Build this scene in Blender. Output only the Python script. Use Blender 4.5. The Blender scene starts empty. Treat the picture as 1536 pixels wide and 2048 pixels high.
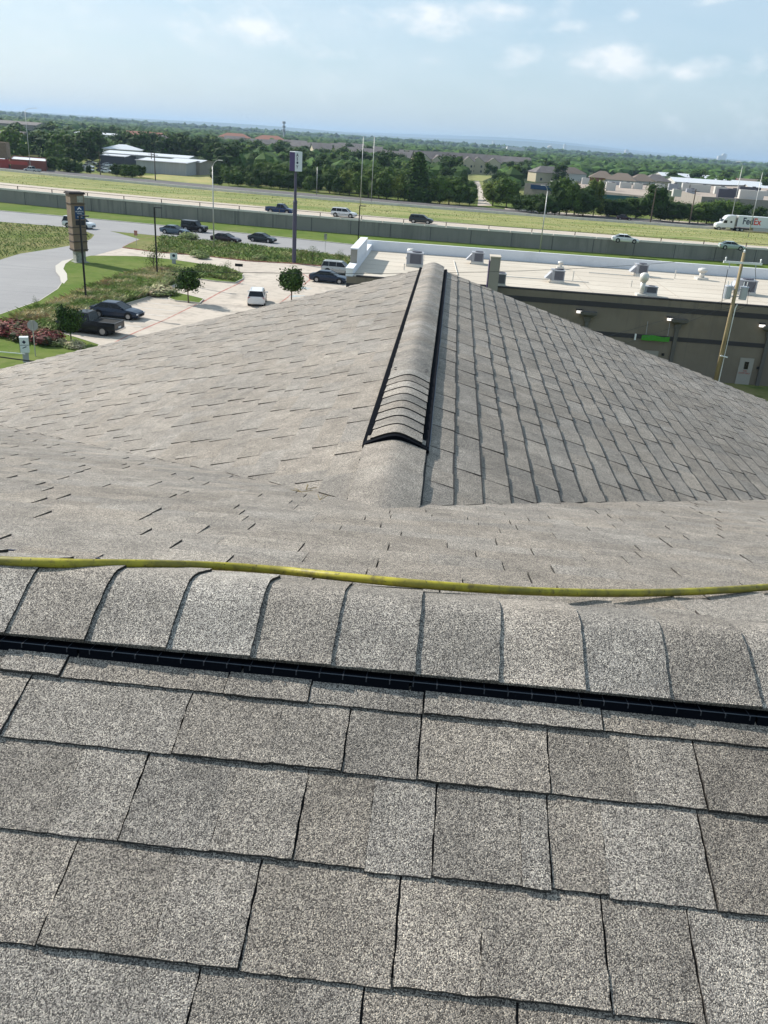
import bpy, bmesh, math, random
from mathutils import Vector, Matrix
random.seed(7)
R_=random.Random(11)
sc=bpy.context.scene
col=sc.collection
rad=math.radians
# ---------------------------------------------------------------- camera
H=17.2; FPX=1700.0; PITCH=rad(23.7); ROLL=rad(3.87)
_cp,_sp,_cr,_sr=math.cos(PITCH),math.sin(PITCH),math.cos(ROLL),math.sin(ROLL)
FW=Vector((0,_cp,-_sp)); RT=Vector((_cr,_sr*_sp,_sr*_cp)); UP=Vector((-_sr,_cr*_sp,_cr*_cp))
cam=bpy.data.cameras.new('camera'); camo=bpy.data.objects.new('camera',cam); col.objects.link(camo)
cam.sensor_fit='VERTICAL'; cam.sensor_height=24; cam.lens=FPX/2048*24
cam.clip_start=0.05; cam.clip_end=60000
M3=Matrix((RT,UP,-FW)).transposed()
camo.matrix_world=Matrix.Translation((0,0,H)) @ M3.to_4x4()
sc.camera=camo
sc.render.resolution_x=768; sc.render.resolution_y=1024
# ---------------------------------------------------------------- light
SUN=Vector((-.69,.42,.585)).normalized()     # direction towards the sun
sc.view_settings.view_transform='Standard'; sc.view_settings.look='None'; sc.view_settings.gamma=1
sc.view_settings.use_curve_mapping=False
sc.view_settings.exposure=0.42
ld=bpy.data.lights.new('sun','SUN'); ld.energy=5.0; ld.angle=rad(.5); ld.color=(1,.95,.87)
lo=bpy.data.objects.new('sun',ld); col.objects.link(lo); lo.rotation_euler=SUN.to_track_quat('Z','Y').to_euler()
W=bpy.data.worlds.new('World'); sc.world=W; W.use_nodes=True
wt=W.node_tree; wt.nodes.clear()
def ray(x,y):
    return FW+RT*((x-768)/FPX)+UP*((1024-y)/FPX)
def WN(t,**k):
    n=wt.nodes.new(t)
    for a,b in k.items(): setattr(n,a,b)
    return n
def build_world():
    out=WN('ShaderNodeOutputWorld'); bg=WN('ShaderNodeBackground'); bg.inputs[1].default_value=.115
    sky=WN('ShaderNodeTexSky',sky_type='NISHITA'); sky.sun_disc=False
    sky.sun_elevation=math.asin(SUN.z); sky.sun_rotation=math.atan2(SUN.x,SUN.y)
    sky.air_density=1.0; sky.dust_density=1.6; sky.ozone_density=1.6; sky.altitude=200
    tc=WN('ShaderNodeTexCoord')
    L=wt.links.new
    def math_(op,a,b=None,clamp=False):
        n=WN('ShaderNodeMath',operation=op); n.use_clamp=clamp
        for i,v in enumerate((a,b)):
            if v is None: continue
            if isinstance(v,(int,float)): n.inputs[i].default_value=v
            else: L(v,n.inputs[i])
        return n.outputs[0]
    noi=WN('ShaderNodeTexNoise'); mp=WN('ShaderNodeMapping'); mp.inputs['Scale'].default_value=(16,16,30)
    L(tc.outputs['Generated'],mp.inputs[0]); L(mp.outputs[0],noi.inputs[0])
    noi.inputs['Scale'].default_value=1.; noi.inputs['Detail'].default_value=9; noi.inputs['Roughness'].default_value=.6
    no2=WN('ShaderNodeTexNoise'); mp2=WN('ShaderNodeMapping'); mp2.inputs['Scale'].default_value=(2.2,2.2,7)
    L(tc.outputs['Generated'],mp2.inputs[0]); L(mp2.outputs[0],no2.inputs[0]); no2.inputs['Detail'].default_value=6
    n1=noi.outputs['Fac']; n2=no2.outputs['Fac']
    # clouds stand in fixed directions of the sky: pixel, half width, half height, density
    cl=[(60,18,75,22,.40),(190,40,75,25,.38),(440,60,190,62,.36),(560,45,60,25,.3),(700,105,110,20,.3),(850,45,105,40,.55),(980,25,90,24,.5),(1240,125,105,38,.50),(1140,60,45,20,.4),(1410,135,65,28,.5),(1255,30,24,16,.35),(1430,-4,60,16,.5),(1000,115,190,22,.25),(280,-40,400,50,.35),(1490,130,40,30,.3)]
    acc=None
    for (x,y,hw,hh,k) in cl:
        c=ray(x,y).normalized(); ax=ray(x+hw,y).normalized()-c; ay=ray(x,y-hh).normalized()-c
        sub=WN('ShaderNodeVectorMath',operation='SUBTRACT'); L(tc.outputs['Generated'],sub.inputs[0]); sub.inputs[1].default_value=c
        ds=[]
        for a in (ax,ay):
            d=WN('ShaderNodeVectorMath',operation='DOT_PRODUCT'); L(sub.outputs[0],d.inputs[0]); d.inputs[1].default_value=a/(a.length_squared)
            ds.append(math_('MULTIPLY',d.outputs['Value'],d.outputs['Value']))
        g=math_('MULTIPLY',math_('SUBTRACT',1.0,math_('MULTIPLY',math_('ADD',ds[0],ds[1]),.6),True),k)
        acc=g if acc is None else math_('MAXIMUM',acc,g)
    v=math_('ADD',math_('MULTIPLY',math_('SUBTRACT',n1,.5),2.2),math_('SUBTRACT',acc,.06))
    v=math_('MULTIPLY',v,1.5,True)
    thin=math_('MULTIPLY',math_('SUBTRACT',n2,.30),2.0,True)
    # veil thins out to the right of the picture, where the sky stays bluer
    sep=WN('ShaderNodeSeparateXYZ'); L(tc.outputs['Generated'],sep.inputs[0])
    veil=math_('MULTIPLY',thin,math_('SUBTRACT',.55,math_('MULTIPLY',sep.outputs['X'],.9),True))
    low=math_('SUBTRACT',1.0,math_('MULTIPLY',math_('ABSOLUTE',sep.outputs['Z']),5.0),True)
    fac=math_('MAXIMUM',math_('MULTIPLY',v,.75),math_('MULTIPLY',veil,.8))
    # clouds thin out again towards the horizon haze
    fac=math_('MULTIPLY',fac,math_('SUBTRACT',1.0,math_('MULTIPLY',math_('POWER',low,6.0),.8),True))
    c1=WN('ShaderNodeMixRGB'); c1.inputs[1].default_value=(5.2,5.9,6.4,1); c1.inputs[2].default_value=(7.1,7.2,7.3,1); L(math_('MULTIPLY',v,1.0,True),c1.inputs[0])
    # even humid-air tint over the whole sky
    tint=WN('ShaderNodeMixRGB'); tint.inputs[0].default_value=.62; tint.inputs[2].default_value=(3.45,4.75,5.75,1); L(sky.outputs[0],tint.inputs[1])
    mix=WN('ShaderNodeMixRGB'); L(fac,mix.inputs[0]); L(tint.outputs[0],mix.inputs[1]); L(c1.outputs[0],mix.inputs[2])
    L(mix.outputs[0],bg.inputs[0]); L(bg.outputs[0],out.inputs[0])
build_world()

# ---------------------------------------------------------------- helpers
def at(x,y,z=0.0):
    d=ray(x,y); t=(z-H)/d.z
    return Vector((d.x*t,d.y*t,z))
def at_dist(x,y,Y):
    d=ray(x,y); t=Y/d.y
    return Vector((d.x*t,Y,H+d.z*t))
def mat(name,c=(.5,.5,.5),rough=.8,metal=0,spec=.3,coat=0,noise=None,attr=None,emit=None,bump=None,alpha=None):
    m=bpy.data.materials.new(name); m.use_nodes=True; nt=m.node_tree; b=nt.nodes['Principled BSDF']
    b.inputs['Base Color'].default_value=(*c,1); b.inputs['Roughness'].default_value=rough; b.inputs['Metallic'].default_value=metal
    b.inputs['Specular IOR Level'].default_value=spec; b.inputs['Coat Weight'].default_value=coat
    src=None
    if noise:
        # noise: list of (scale, colour, low, high)
        tc=nt.nodes.new('ShaderNodeTexCoord')
        cur=None
        for (s,c2,lo_,hi_) in noise:
            n=nt.nodes.new('ShaderNodeTexNoise'); n.inputs['Detail'].default_value=5; n.inputs['Roughness'].default_value=.62
            if isinstance(s,tuple):
                mp=nt.nodes.new('ShaderNodeMapping'); mp.inputs['Scale'].default_value=s; nt.links.new(tc.outputs['Object'],mp.inputs[0]); nt.links.new(mp.outputs[0],n.inputs[0]); n.inputs['Scale'].default_value=1
            else:
                n.inputs['Scale'].default_value=s; nt.links.new(tc.outputs['Object'],n.inputs[0])
            mr=nt.nodes.new('ShaderNodeMapRange'); mr.inputs[1].default_value=lo_; mr.inputs[2].default_value=hi_; nt.links.new(n.outputs['Fac'],mr.inputs[0])
            mx=nt.nodes.new('ShaderNodeMixRGB'); nt.links.new(mr.outputs[0],mx.inputs[0])
            if cur is None: mx.inputs[1].default_value=(*c,1)
            else: nt.links.new(cur,mx.inputs[1])
            mx.inputs[2].default_value=(*c2,1); cur=mx.outputs[0]
        src=cur
    if attr:
        a=nt.nodes.new('ShaderNodeAttribute'); a.attribute_name=attr
        mx=nt.nodes.new('ShaderNodeMixRGB'); mx.blend_type='MULTIPLY'; mx.inputs[0].default_value=1
        if src is None: mx.inputs[1].default_value=(*c,1)
        else: nt.links.new(src,mx.inputs[1])
        nt.links.new(a.outputs['Color'],mx.inputs[2]); src=mx.outputs[0]
    if src: nt.links.new(src,b.inputs['Base Color'])
    if bump:
        tc=nt.nodes.new('ShaderNodeTexCoord'); n=nt.nodes.new('ShaderNodeTexNoise'); n.inputs['Scale'].default_value=bump[0]; n.inputs['Detail'].default_value=4
        nt.links.new(tc.outputs['Object'],n.inputs[0]); bp=nt.nodes.new('ShaderNodeBump'); bp.inputs['Strength'].default_value=bump[1]; bp.inputs['Distance'].default_value=bump[2]
        nt.links.new(n.outputs['Fac'],bp.inputs['Height']); nt.links.new(bp.outputs[0],b.inputs['Normal'])
    if emit: b.inputs['Emission Color'].default_value=(*emit[0],1); b.inputs['Emission Strength'].default_value=emit[1]
    return m
def tag(o,label=None,cat=None,group=None,kind=None):
    if label: o['label']=label
    if cat: o['category']=cat
    if group: o['group']=group
    if kind: o['kind']=kind
    return o
def empty(name,loc=(0,0,0),rz=0,label=None,cat=None,group=None):
    o=bpy.data.objects.new(name,None); col.objects.link(o); o.location=loc; o.rotation_euler=(0,0,rz); o.empty_display_size=.3
    return tag(o,label,cat,group)
class MB:
    def __init__(s): s.v=[]; s.f=[]; s.c=[]; s.tone=1.0
    def poly(s,pts,tone=None):
        i=len(s.v); s.v+= [tuple(p) for p in pts]; s.f.append(tuple(range(i,i+len(pts)))); s.c.append(s.tone if tone is None else tone)
    def box(s,c,d,rz=0,rot=None):
        cx,cy,cz=c; hx,hy,hz=d[0]/2,d[1]/2,d[2]/2
        i=len(s.v); m=rot if rot is not None else Matrix.Rotation(rz,3,'Z')
        for x in (-hx,hx):
            for y in (-hy,hy):
                for z in (-hz,hz):
                    p=m@Vector((x,y,z)); s.v.append((cx+p.x,cy+p.y,cz+p.z))
        for q in ((0,1,3,2),(4,6,7,5),(0,4,5,1),(2,3,7,6),(0,2,6,4),(1,5,7,3)): s.f.append(tuple(i+k for k in q)); s.c.append(s.tone)
        return s
    def tube(s,pts,r,n=8,cap=True):
        pts=[Vector(p) for p in pts]; rs=r if isinstance(r,(list,tuple)) else [r]*len(pts)
        i0=len(s.v)
        for k,p in enumerate(pts):
            d=(pts[min(k+1,len(pts)-1)]-pts[max(k-1,0)]).normalized()
            a=d.cross(Vector((0,0,1)));
            if a.length<1e-3: a=Vector((1,0,0))
            a.normalize(); b=d.cross(a)
            for j in range(n):
                t=2*math.pi*j/n; s.v.append(tuple(p+(a*math.cos(t)+b*math.sin(t))*rs[k]))
        for k in range(len(pts)-1):
            for j in range(n):
                q=(i0+k*n+j,i0+k*n+(j+1)%n,i0+(k+1)*n+(j+1)%n,i0+(k+1)*n+j); s.f.append(q); s.c.append(s.tone)
        if cap:
            s.f.append(tuple(i0+j for j in range(n))[::-1]); s.c.append(s.tone)
            s.f.append(tuple(i0+(len(pts)-1)*n+j for j in range(n))); s.c.append(s.tone)
        return s
    def loft(s,rings,cap=True):
        n=len(rings[0]); i0=len(s.v)
        for r in rings: s.v+=[tuple(p) for p in r]
        for k in range(len(rings)-1):
            for j in range(n): s.f.append((i0+k*n+j,i0+k*n+(j+1)%n,i0+(k+1)*n+(j+1)%n,i0+(k+1)*n+j)); s.c.append(s.tone)
        if cap:
            s.f.append(tuple(range(i0,i0+n))[::-1]); s.c.append(s.tone); b=i0+(len(rings)-1)*n; s.f.append(tuple(range(b,b+n))); s.c.append(s.tone)
        return s
    def prism(s,pts,z0,z1):
        n=len(pts); i=len(s.v)
        for z in (z0,z1):
            for p in pts: s.v.append((p[0],p[1],z))
        s.f.append(tuple(i+n+j for j in range(n))); s.c.append(s.tone); s.f.append(tuple(i+j for j in range(n))[::-1]); s.c.append(s.tone)
        for j in range(n): s.f.append((i+j,i+(j+1)%n,i+n+(j+1)%n,i+n+j)); s.c.append(s.tone)
        return s
    def blob(s,c,r,sub=1,amp=.15,rnd=R_):
        bm=bmesh.new(); bmesh.ops.create_icosphere(bm,subdivisions=sub,radius=1)
        i=len(s.v); rr=r if isinstance(r,(tuple,list)) else (r,r,r)
        for v in bm.verts:
            k=1+rnd.uniform(-amp,amp); s.v.append((c[0]+v.co.x*rr[0]*k,c[1]+v.co.y*rr[1]*k,c[2]+v.co.z*rr[2]*k))
        bm.verts.index_update()
        for f in bm.faces: s.f.append(tuple(i+v.index for v in f.verts)); s.c.append(s.tone)
        bm.free(); return s
    def mesh(s,name,m,smooth=False,attr=False,recalc=False):
        me=bpy.data.meshes.new(name); me.from_pydata(s.v,[],s.f)
        for x in (m if isinstance(m,(list,tuple)) else [m]): me.materials.append(x)
        if attr:
            a=me.color_attributes.new('tone','FLOAT_COLOR','CORNER'); dat=[]
            for f,c in zip(s.f,s.c):
                cc=c if isinstance(c,(tuple,list)) else (c,c,c)
                dat+= [cc[0],cc[1],cc[2],1.0]*len(f)
            a.data.foreach_set('color',dat)
        if smooth: me.polygons.foreach_set('use_smooth',[True]*len(me.polygons))
        if recalc:
            bm=bmesh.new(); bm.from_mesh(me); bmesh.ops.recalc_face_normals(bm,faces=bm.faces); bm.to_mesh(me); bm.free()
        me.update(); return me
    def build(s,name,m,parent=None,loc=None,rz=0,smooth=False,attr=False,recalc=False):
        o=bpy.data.objects.new(name,s.mesh(name,m,smooth,attr,recalc)); col.objects.link(o)
        if parent: o.parent=parent
        if loc is not None: o.location=loc
        if rz: o.rotation_euler=(0,0,rz)
        return o
def inst(o,parent=None):
    c=o.copy(); col.objects.link(c); c.parent=parent; return c
def copy_tree(o,parent=None):
    c=inst(o,parent)
    for ch in list(o.children): copy_tree(ch,c)
    return c
def text_mesh(body,size,m,name='lettering',parent=None,extr=.004,align='CENTER',xs=1.0,bold=0.0):
    cu=bpy.data.curves.new('txt','FONT'); cu.body=body; cu.size=size; cu.extrude=extr; cu.align_x=align; cu.align_y='CENTER'; cu.offset=bold
    t=bpy.data.objects.new('txt',cu); col.objects.link(t); bpy.context.view_layer.update()
    me=bpy.data.meshes.new_from_object(t.evaluated_get(bpy.context.evaluated_depsgraph_get()))
    bpy.data.objects.remove(t); bpy.data.curves.remove(cu)
    me.materials.clear(); me.materials.append(m); me.name=name
    for v in me.vertices: v.co.x*=xs
    o=bpy.data.objects.new(name,me); col.objects.link(o)
    if parent: o.parent=parent
    return o

# ---------------------------------------------------------------- materials
def shingle_mat(name,dark=(.052,.047,.043),mid=(.243,.219,.194),light=(.64,.575,.48),scale=620.,k=1.0):
    m=bpy.data.materials.new(name); m.use_nodes=True; nt=m.node_tree; b=nt.nodes['Principled BSDF']; L=nt.links.new
    N=lambda t:nt.nodes.new(t)
    tc=N('ShaderNodeTexCoord')
    v=N('ShaderNodeTexVoronoi'); v.inputs['Scale'].default_value=scale; L(tc.outputs['Object'],v.inputs['Vector'])
    wn=N('ShaderNodeTexWhiteNoise'); L(v.outputs['Position'],wn.inputs['Vector'])
    cr=N('ShaderNodeValToRGB'); e=cr.color_ramp.elements
    e[0].position=0; e[0].color=(*dark,1); e[1].position=1; e[1].color=(*light,1)
    for p,c in ((.24,(dark[0]*1.6,dark[1]*1.55,dark[2]*1.5)),(.45,mid),(.7,tuple(x*1.35 for x in mid)),(.86,tuple((x+y)/2 for x,y in zip(mid,light)))):
        q=cr.color_ramp.elements.new(p); q.color=(*c,1)
    L(wn.outputs['Value'],cr.inputs[0])
    n=N('ShaderNodeTexNoise'); n.inputs['Scale'].default_value=9; n.inputs['Detail'].default_value=6; n.inputs['Roughness'].default_value=.65; L(tc.outputs['Object'],n.inputs[0])
    mr=N('ShaderNodeMapRange'); mr.inputs[1].default_value=.3; mr.inputs[2].default_value=.7; mr.inputs[3].default_value=.74; mr.inputs[4].default_value=1.22; L(n.outputs['Fac'],mr.inputs[0])
    n3=N('ShaderNodeTexNoise'); n3.inputs['Scale'].default_value=1.1; n3.inputs['Detail'].default_value=5; L(tc.outputs['Object'],n3.inputs[0])
    mr3=N('ShaderNodeMapRange'); mr3.inputs[1].default_value=.35; mr3.inputs[2].default_value=.68; mr3.inputs[3].default_value=.88; mr3.inputs[4].default_value=1.12; L(n3.outputs['Fac'],mr3.inputs[0])
    n4=N('ShaderNodeTexNoise'); n4.inputs['Scale'].default_value=70; n4.inputs['Detail'].default_value=3; L(tc.outputs['Object'],n4.inputs[0])
    mr4=N('ShaderNodeMapRange'); mr4.inputs[1].default_value=.3; mr4.inputs[2].default_value=.7; mr4.inputs[3].default_value=.84; mr4.inputs[4].default_value=1.16; L(n4.outputs['Fac'],mr4.inputs[0])
    m0=N('ShaderNodeMath'); m0.operation='MULTIPLY'; L(mr.outputs[0],m0.inputs[0]); L(mr4.outputs[0],m0.inputs[1])
    mm=N('ShaderNodeMath'); mm.operation='MULTIPLY'; L(m0.outputs[0],mm.inputs[0]); L(mr3.outputs[0],mm.inputs[1])
    a=N('ShaderNodeAttribute'); a.attribute_name='tone'
    x1=N('ShaderNodeMixRGB'); x1.blend_type='MULTIPLY'; x1.inputs[0].default_value=1; L(cr.outputs[0],x1.inputs[1]); L(a.outputs['Color'],x1.inputs[2])
    x2=N('ShaderNodeVectorMath'); x2.operation='SCALE'; L(x1.outputs[0],x2.inputs[0]); L(mm.outputs[0],x2.inputs['Scale'])
    L(x2.outputs[0],b.inputs['Base Color'])
    b.inputs['Roughness'].default_value=.78; b.inputs['Specular IOR Level'].default_value=.35
    bp=N('ShaderNodeBump'); bp.inputs['Strength'].default_value=.75*k; bp.inputs['Distance'].default_value=.0016
    sb=N('ShaderNodeMath'); sb.operation='MULTIPLY_ADD'; L(wn.outputs['Value'],sb.inputs[0]); sb.inputs[1].default_value=.7
    dd=N('ShaderNodeMath'); dd.operation='MULTIPLY'; L(v.outputs['Distance'],dd.inputs[0]); dd.inputs[1].default_value=-1.0
    L(dd.outputs[0],sb.inputs[2]); L(sb.outputs[0],bp.inputs['Height']); L(bp.outputs[0],b.inputs['Normal'])
    return m
M={}
M['shingle']=shingle_mat('granule_shingle')
M['deck']=mat('roof_felt',(.03,.03,.032),.9)
M['vent']=mat('black_vent_plastic',(.004,.005,.008),.85,spec=.05)
M['rib']=mat('grey_vent_rib',(.035,.04,.05),.5)
M['hose']=mat('yellow_hose',(.38,.33,.03),.5,spec=.3,noise=[(9,(.19,.165,.03),.40,.60),(34,(.16,.13,.03),.52,.66),((120,120,120),(.05,.04,.02),.60,.70)])
M['concrete']=mat('pale_concrete',(.45,.39,.33),.9,noise=[(.09,(.50,.44,.375),.4,.65),(.9,(.36,.315,.265),.5,.68),((.25,1.5,1),(.28,.25,.215),.56,.74),(.25,(.33,.29,.25),.56,.66)])
M['hwconc']=mat('highway_concrete',(.43,.365,.30),.9,noise=[((.02,.5,1),(.46,.40,.34),.4,.65),(.3,(.34,.30,.25),.5,.75)])
M['asphalt']=mat('grey_asphalt',(.24,.235,.24),.88,noise=[(.12,(.285,.28,.28),.4,.65),((.05,.9,1),(.19,.19,.195),.52,.72),(2.5,(.26,.255,.255),.4,.7)])
M['darkasphalt']=mat('dark_asphalt',(.085,.08,.085),.9,noise=[((.02,.6,1),(.13,.12,.115),.4,.65)])
M['grass']=mat('mown_grass',(.090,.140,.026),.95,spec=.05,noise=[(.10,(.135,.165,.045),.42,.62),(.55,(.07,.11,.02),.5,.7),(2.2,(.17,.185,.07),.55,.75)])
M['field']=mat('rough_field_grass',(.115,.155,.035),.95,spec=.05,noise=[(.05,(.19,.18,.075),.42,.6),(.35,(.075,.11,.03),.48,.7),(1.6,(.22,.21,.10),.55,.75)])
M['median']=mat('dry_median_grass',(.25,.245,.10),.95,spec=.05,noise=[((.02,.12,1),(.15,.19,.06),.45,.58),((.05,.35,1),(.34,.31,.16),.50,.62),((.3,.9,1),(.16,.185,.07),.54,.68)])
M['dry']=mat('tan_dry_grass',(.33,.29,.12),.95,spec=.1,noise=[(.06,(.22,.24,.09),.42,.6),(.5,(.40,.35,.17),.5,.7)])
M['far']=mat('far_land',(.055,.075,.035),.95,spec=.05,noise=[(.004,(.08,.095,.045),.4,.6),(.02,(.03,.05,.022),.45,.65),(.0012,(.14,.13,.10),.58,.72)])
M['kerb']=mat('kerb_concrete',(.48,.45,.40),.9)
M['redpaint']=mat('red_kerb_paint',(.36,.14,.115),.85,noise=[(1.2,(.42,.30,.25),.5,.66)])
M['whitepaint']=mat('white_marking',(.62,.62,.6),.8)
M['bluepaint']=mat('faded_blue_paint',(.38,.50,.55),.8)
M['wallconc']=mat('weathered_wall_concrete',(.20,.195,.175),.9,noise=[((.3,.3,.15),(.25,.24,.215),.4,.6),((1.2,1.2,.06),(.13,.13,.12),.5,.7),(.08,(.22,.215,.195),.45,.6)])
M['coping']=mat('white_coping',(.62,.59,.54),.85,noise=[(.6,(.50,.47,.43),.5,.7)])
M['steel']=mat('galvanised_steel',(.42,.42,.41),.45,metal=.5)
M['black']=mat('black_metal',(.012,.012,.014),.5)
M['tpo']=mat('cream_roof_membrane',(.48,.425,.355),.85,noise=[(.12,(.53,.475,.40),.42,.6),((.08,1.1,1),(.42,.375,.315),.55,.72),(.9,(.40,.36,.30),.60,.78)])
M['white']=mat('white_coated_wall',(.68,.70,.74),.8,noise=[(.4,(.60,.62,.66),.5,.7)])
M['taupe']=mat('taupe_stucco',(.165,.14,.11),.92,noise=[(.3,(.19,.163,.13),.4,.6),((2,2,.1),(.14,.125,.105),.55,.7)])
M['taupe2']=mat('light_taupe_stucco',(.26,.245,.22),.92)
M['darkband']=mat('dark_band',(.045,.042,.045),.85)
M['dspout']=mat('dark_downspout',(.10,.095,.088),.6)
M['hvac']=mat('hvac_grey',(.34,.35,.38),.6,metal=.2)
M['louvre']=mat('hvac_louvre',(.07,.07,.09),.6)
M['ventwhite']=mat('roof_vent_metal',(.6,.58,.54),.5,metal=.3)
M['lampwhite']=mat('wall_lamp_lens',(.8,.8,.8),.4,emit=((1,.93,.85),1.1))
M['green']=mat('green_banner',(.05,.24,.025),.8)
M['door']=mat('beige_door',(.30,.285,.26),.7)
M['glass']=mat('dark_glass',(.006,.008,.011),.15,spec=.35)
M['tyre']=mat('tyre_rubber',(.014,.014,.015),.85)
M['rim']=mat('alloy_rim',(.36,.36,.37),.35,metal=.7)
M['lampclear']=mat('headlight_lens',(.6,.62,.65),.15)
M['lampred']=mat('tail_light',(.25,.012,.012),.25)
M['under']=mat('car_underbody',(.01,.01,.01),.9)
M['chrome']=mat('chrome_trim',(.55,.55,.56),.2,metal=.9)
def paint(n,c,metal=.0): return mat(n,c,.3,metal=metal,coat=.25,spec=.3)
P={'white':paint('white_paint',(.66,.67,.68)),'black':paint('black_paint',(.008,.009,.012)),'navy':paint('navy_paint',(.012,.022,.045)),
 'blue':paint('blue_paint',(.010,.035,.11)),'steel':paint('steel_blue_paint',(.075,.11,.15)),'maroon':paint('dark_maroon_paint',(.03,.012,.02)),
 'silver':paint('silver_paint',(.42,.43,.42),.3),'pale':paint('pale_green_silver_paint',(.36,.43,.40),.2),'red':paint('red_paint',(.28,.02,.02)),'dark':paint('dark_green_grey_paint',(.02,.028,.032))}
M['wood']=mat('pole_timber',(.25,.19,.105),.85,noise=[((30,30,.8),(.36,.29,.17),.42,.6),((8,8,.5),(.13,.09,.055),.55,.7)])
M['greymetal']=mat('transformer_grey',(.42,.44,.48),.45,metal=.2)
M['insul']=mat('white_insulator',(.75,.76,.76),.3)
M['tan']=mat('tan_sign_stucco',(.175,.13,.088),.9,noise=[(1.5,(.20,.155,.108),.4,.65)])
M['stone']=mat('pale_base_stone',(.30,.31,.27),.9,noise=[(3,(.22,.22,.19),.5,.6)])
M['trim']=mat('dark_sign_trim',(.035,.028,.027),.7)
M['bluesign']=mat('blue_sign_panel',(.006,.04,.11),.4)
M['blacksign']=mat('black_sign_panel',(.02,.02,.025),.5)
M['signwhite']=mat('white_sign_face',(.62,.66,.68),.5)
M['purple']=mat('purple_sign_face',(.022,.012,.07),.4)
M['purplepole']=mat('dark_violet_pole',(.07,.065,.10),.5)
M['ink']=mat('dark_ink',(.02,.025,.06),.6)
M['whiteink']=mat('white_ink',(.75,.76,.78),.5)
M['redink']=mat('red_ink',(.35,.03,.03),.6)
M['leaf']=mat('tree_foliage',(.066,.125,.016),.8,spec=.15,attr='tone',noise=[(1.3,(.085,.135,.028),.4,.62)])
M['leafdark']=mat('dark_tree_foliage',(.036,.075,.015),.85,spec=.12,attr='tone',noise=[(1.3,(.042,.075,.018),.4,.62)])
M['leaflight']=mat('bright_tree_foliage',(.105,.15,.022),.8,spec=.15,attr='tone',noise=[(1.3,(.14,.18,.035),.4,.62)])
M['bark']=mat('grey_brown_bark',(.11,.085,.065),.95)
M['redleaf']=mat('red_shrub_foliage',(.16,.035,.03),.8,attr='tone',noise=[(2.5,(.05,.07,.02),.48,.6)])
M['tangrass']=mat('ornamental_grass_blades',(.52,.45,.30),.9,attr='tone',noise=[(.35,(.20,.26,.08),.40,.56),(.25,(.36,.22,.16),.58,.72)])
M['weed']=mat('tall_weed_blades',(.17,.235,.07),.9,attr='tone',noise=[(.3,(.27,.26,.13),.45,.62),(.12,(.11,.17,.045),.5,.65)])
M['weeddry']=mat('dry_weed_blades',(.50,.50,.22),.9,attr='tone',noise=[(.3,(.15,.19,.06),.42,.6)])
M['hgrey']=mat('grey_shingle_far',(.13,.115,.115),.9,noise=[(.3,(.16,.145,.14),.4,.6)])
M['hbrown']=mat('brown_shingle_far',(.17,.135,.11),.9)
M['hred']=mat('red_tile_far',(.26,.12,.085),.9)
M['cream']=mat('cream_wall',(.46,.41,.29),.9)
M['offwhite']=mat('off_white_wall',(.5,.49,.46),.9)
M['brickred']=mat('red_brick_wall',(.20,.07,.05),.9)
M['redwall']=mat('bright_red_wall',(.36,.07,.055),.85)
M['metalroof']=mat('pale_metal_roof',(.55,.57,.6),.5)
M['greywall']=mat('grey_metal_wall',(.33,.33,.34),.8,noise=[((2,2,.1),(.38,.38,.39),.4,.6)])
M['tanwall']=mat('tan_office_wall',(.27,.245,.215),.9,noise=[((.5,.5,.2),(.23,.21,.185),.5,.65)])
M['tanroof']=mat('tan_gravel_roof',(.30,.245,.21),.95,noise=[(.15,(.36,.30,.25),.4,.6)])
M['pane']=mat('window_pane',(.05,.065,.08),.2)
M['tealpane']=mat('teal_glass',(.03,.10,.12),.2)

# ---------------------------------------------------------------- ground and roads
def polysheet(name,pts,z,m,kind='structure'):
    bm=bmesh.new(); vs=[bm.verts.new((p[0],p[1],z)) for p in pts]; f=bm.faces.new(vs)
    if f.normal.z<0: bmesh.ops.reverse_faces(bm,faces=[f])
    bmesh.ops.triangulate(bm,faces=bm.faces)
    me=bpy.data.meshes.new(name); bm.to_mesh(me); bm.free(); me.materials.append(m)
    for p in me.polygons:
        if p.normal.z<0: p.flip()
    o=bpy.data.objects.new(name,me); col.objects.link(o); tag(o,kind=kind); return o
def quadfit(pts,z):
    w=[at(x,y,z) for x,y in pts]; n=len(w)
    S=[[0.0]*4 for _ in range(3)]
    for p in w:
        x=p.x/100; b=(1,x,x*x)
        for i in range(3):
            for j in range(3): S[i][j]+=b[i]*b[j]
            S[i][3]+=b[i]*p.y
    for i in range(3):
        pv=S[i][i]
        for j in range(i,4): S[i][j]/=pv
        for k in range(3):
            if k!=i:
                q=S[k][i]
                for j in range(i,4): S[k][j]-=q*S[i][j]
    a,b_,c=S[0][3],S[1][3],S[2][3]; x0=min(p.x for p in w)-15; x1=max(p.x for p in w)+15
    def f(X):
        Xc=min(max(X,x0),x1); u=Xc/100
        return a+b_*u+c*u*u+(X-Xc)*(b_+2*c*u)/100
    return f
fB1=quadfit([(0,444),(122,453),(393,478),(484,490),(588,503),(700,513)],0)
fB2=quadfit([(0,422.5),(130,433),(320,451),(414,461),(588,477),(692,489)],0)
fB3=quadfit([(0,405),(400,440),(760,475),(1160,504),(1536,528)],0)
HW=2.45
fB5=quadfit([(0,366),(200,383),(400,400),(760,433.6),(1136,465),(1536,492)],HW)
fB6=quadfit([(0,342),(400,377),(760,410),(1160,441),(1536,465)],0)
fB7=quadfit([(0,332),(400,370),(760,400),(1160,432),(1536,459)],0)
Xs=[-420+i*10 for i in range(85)]
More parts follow.
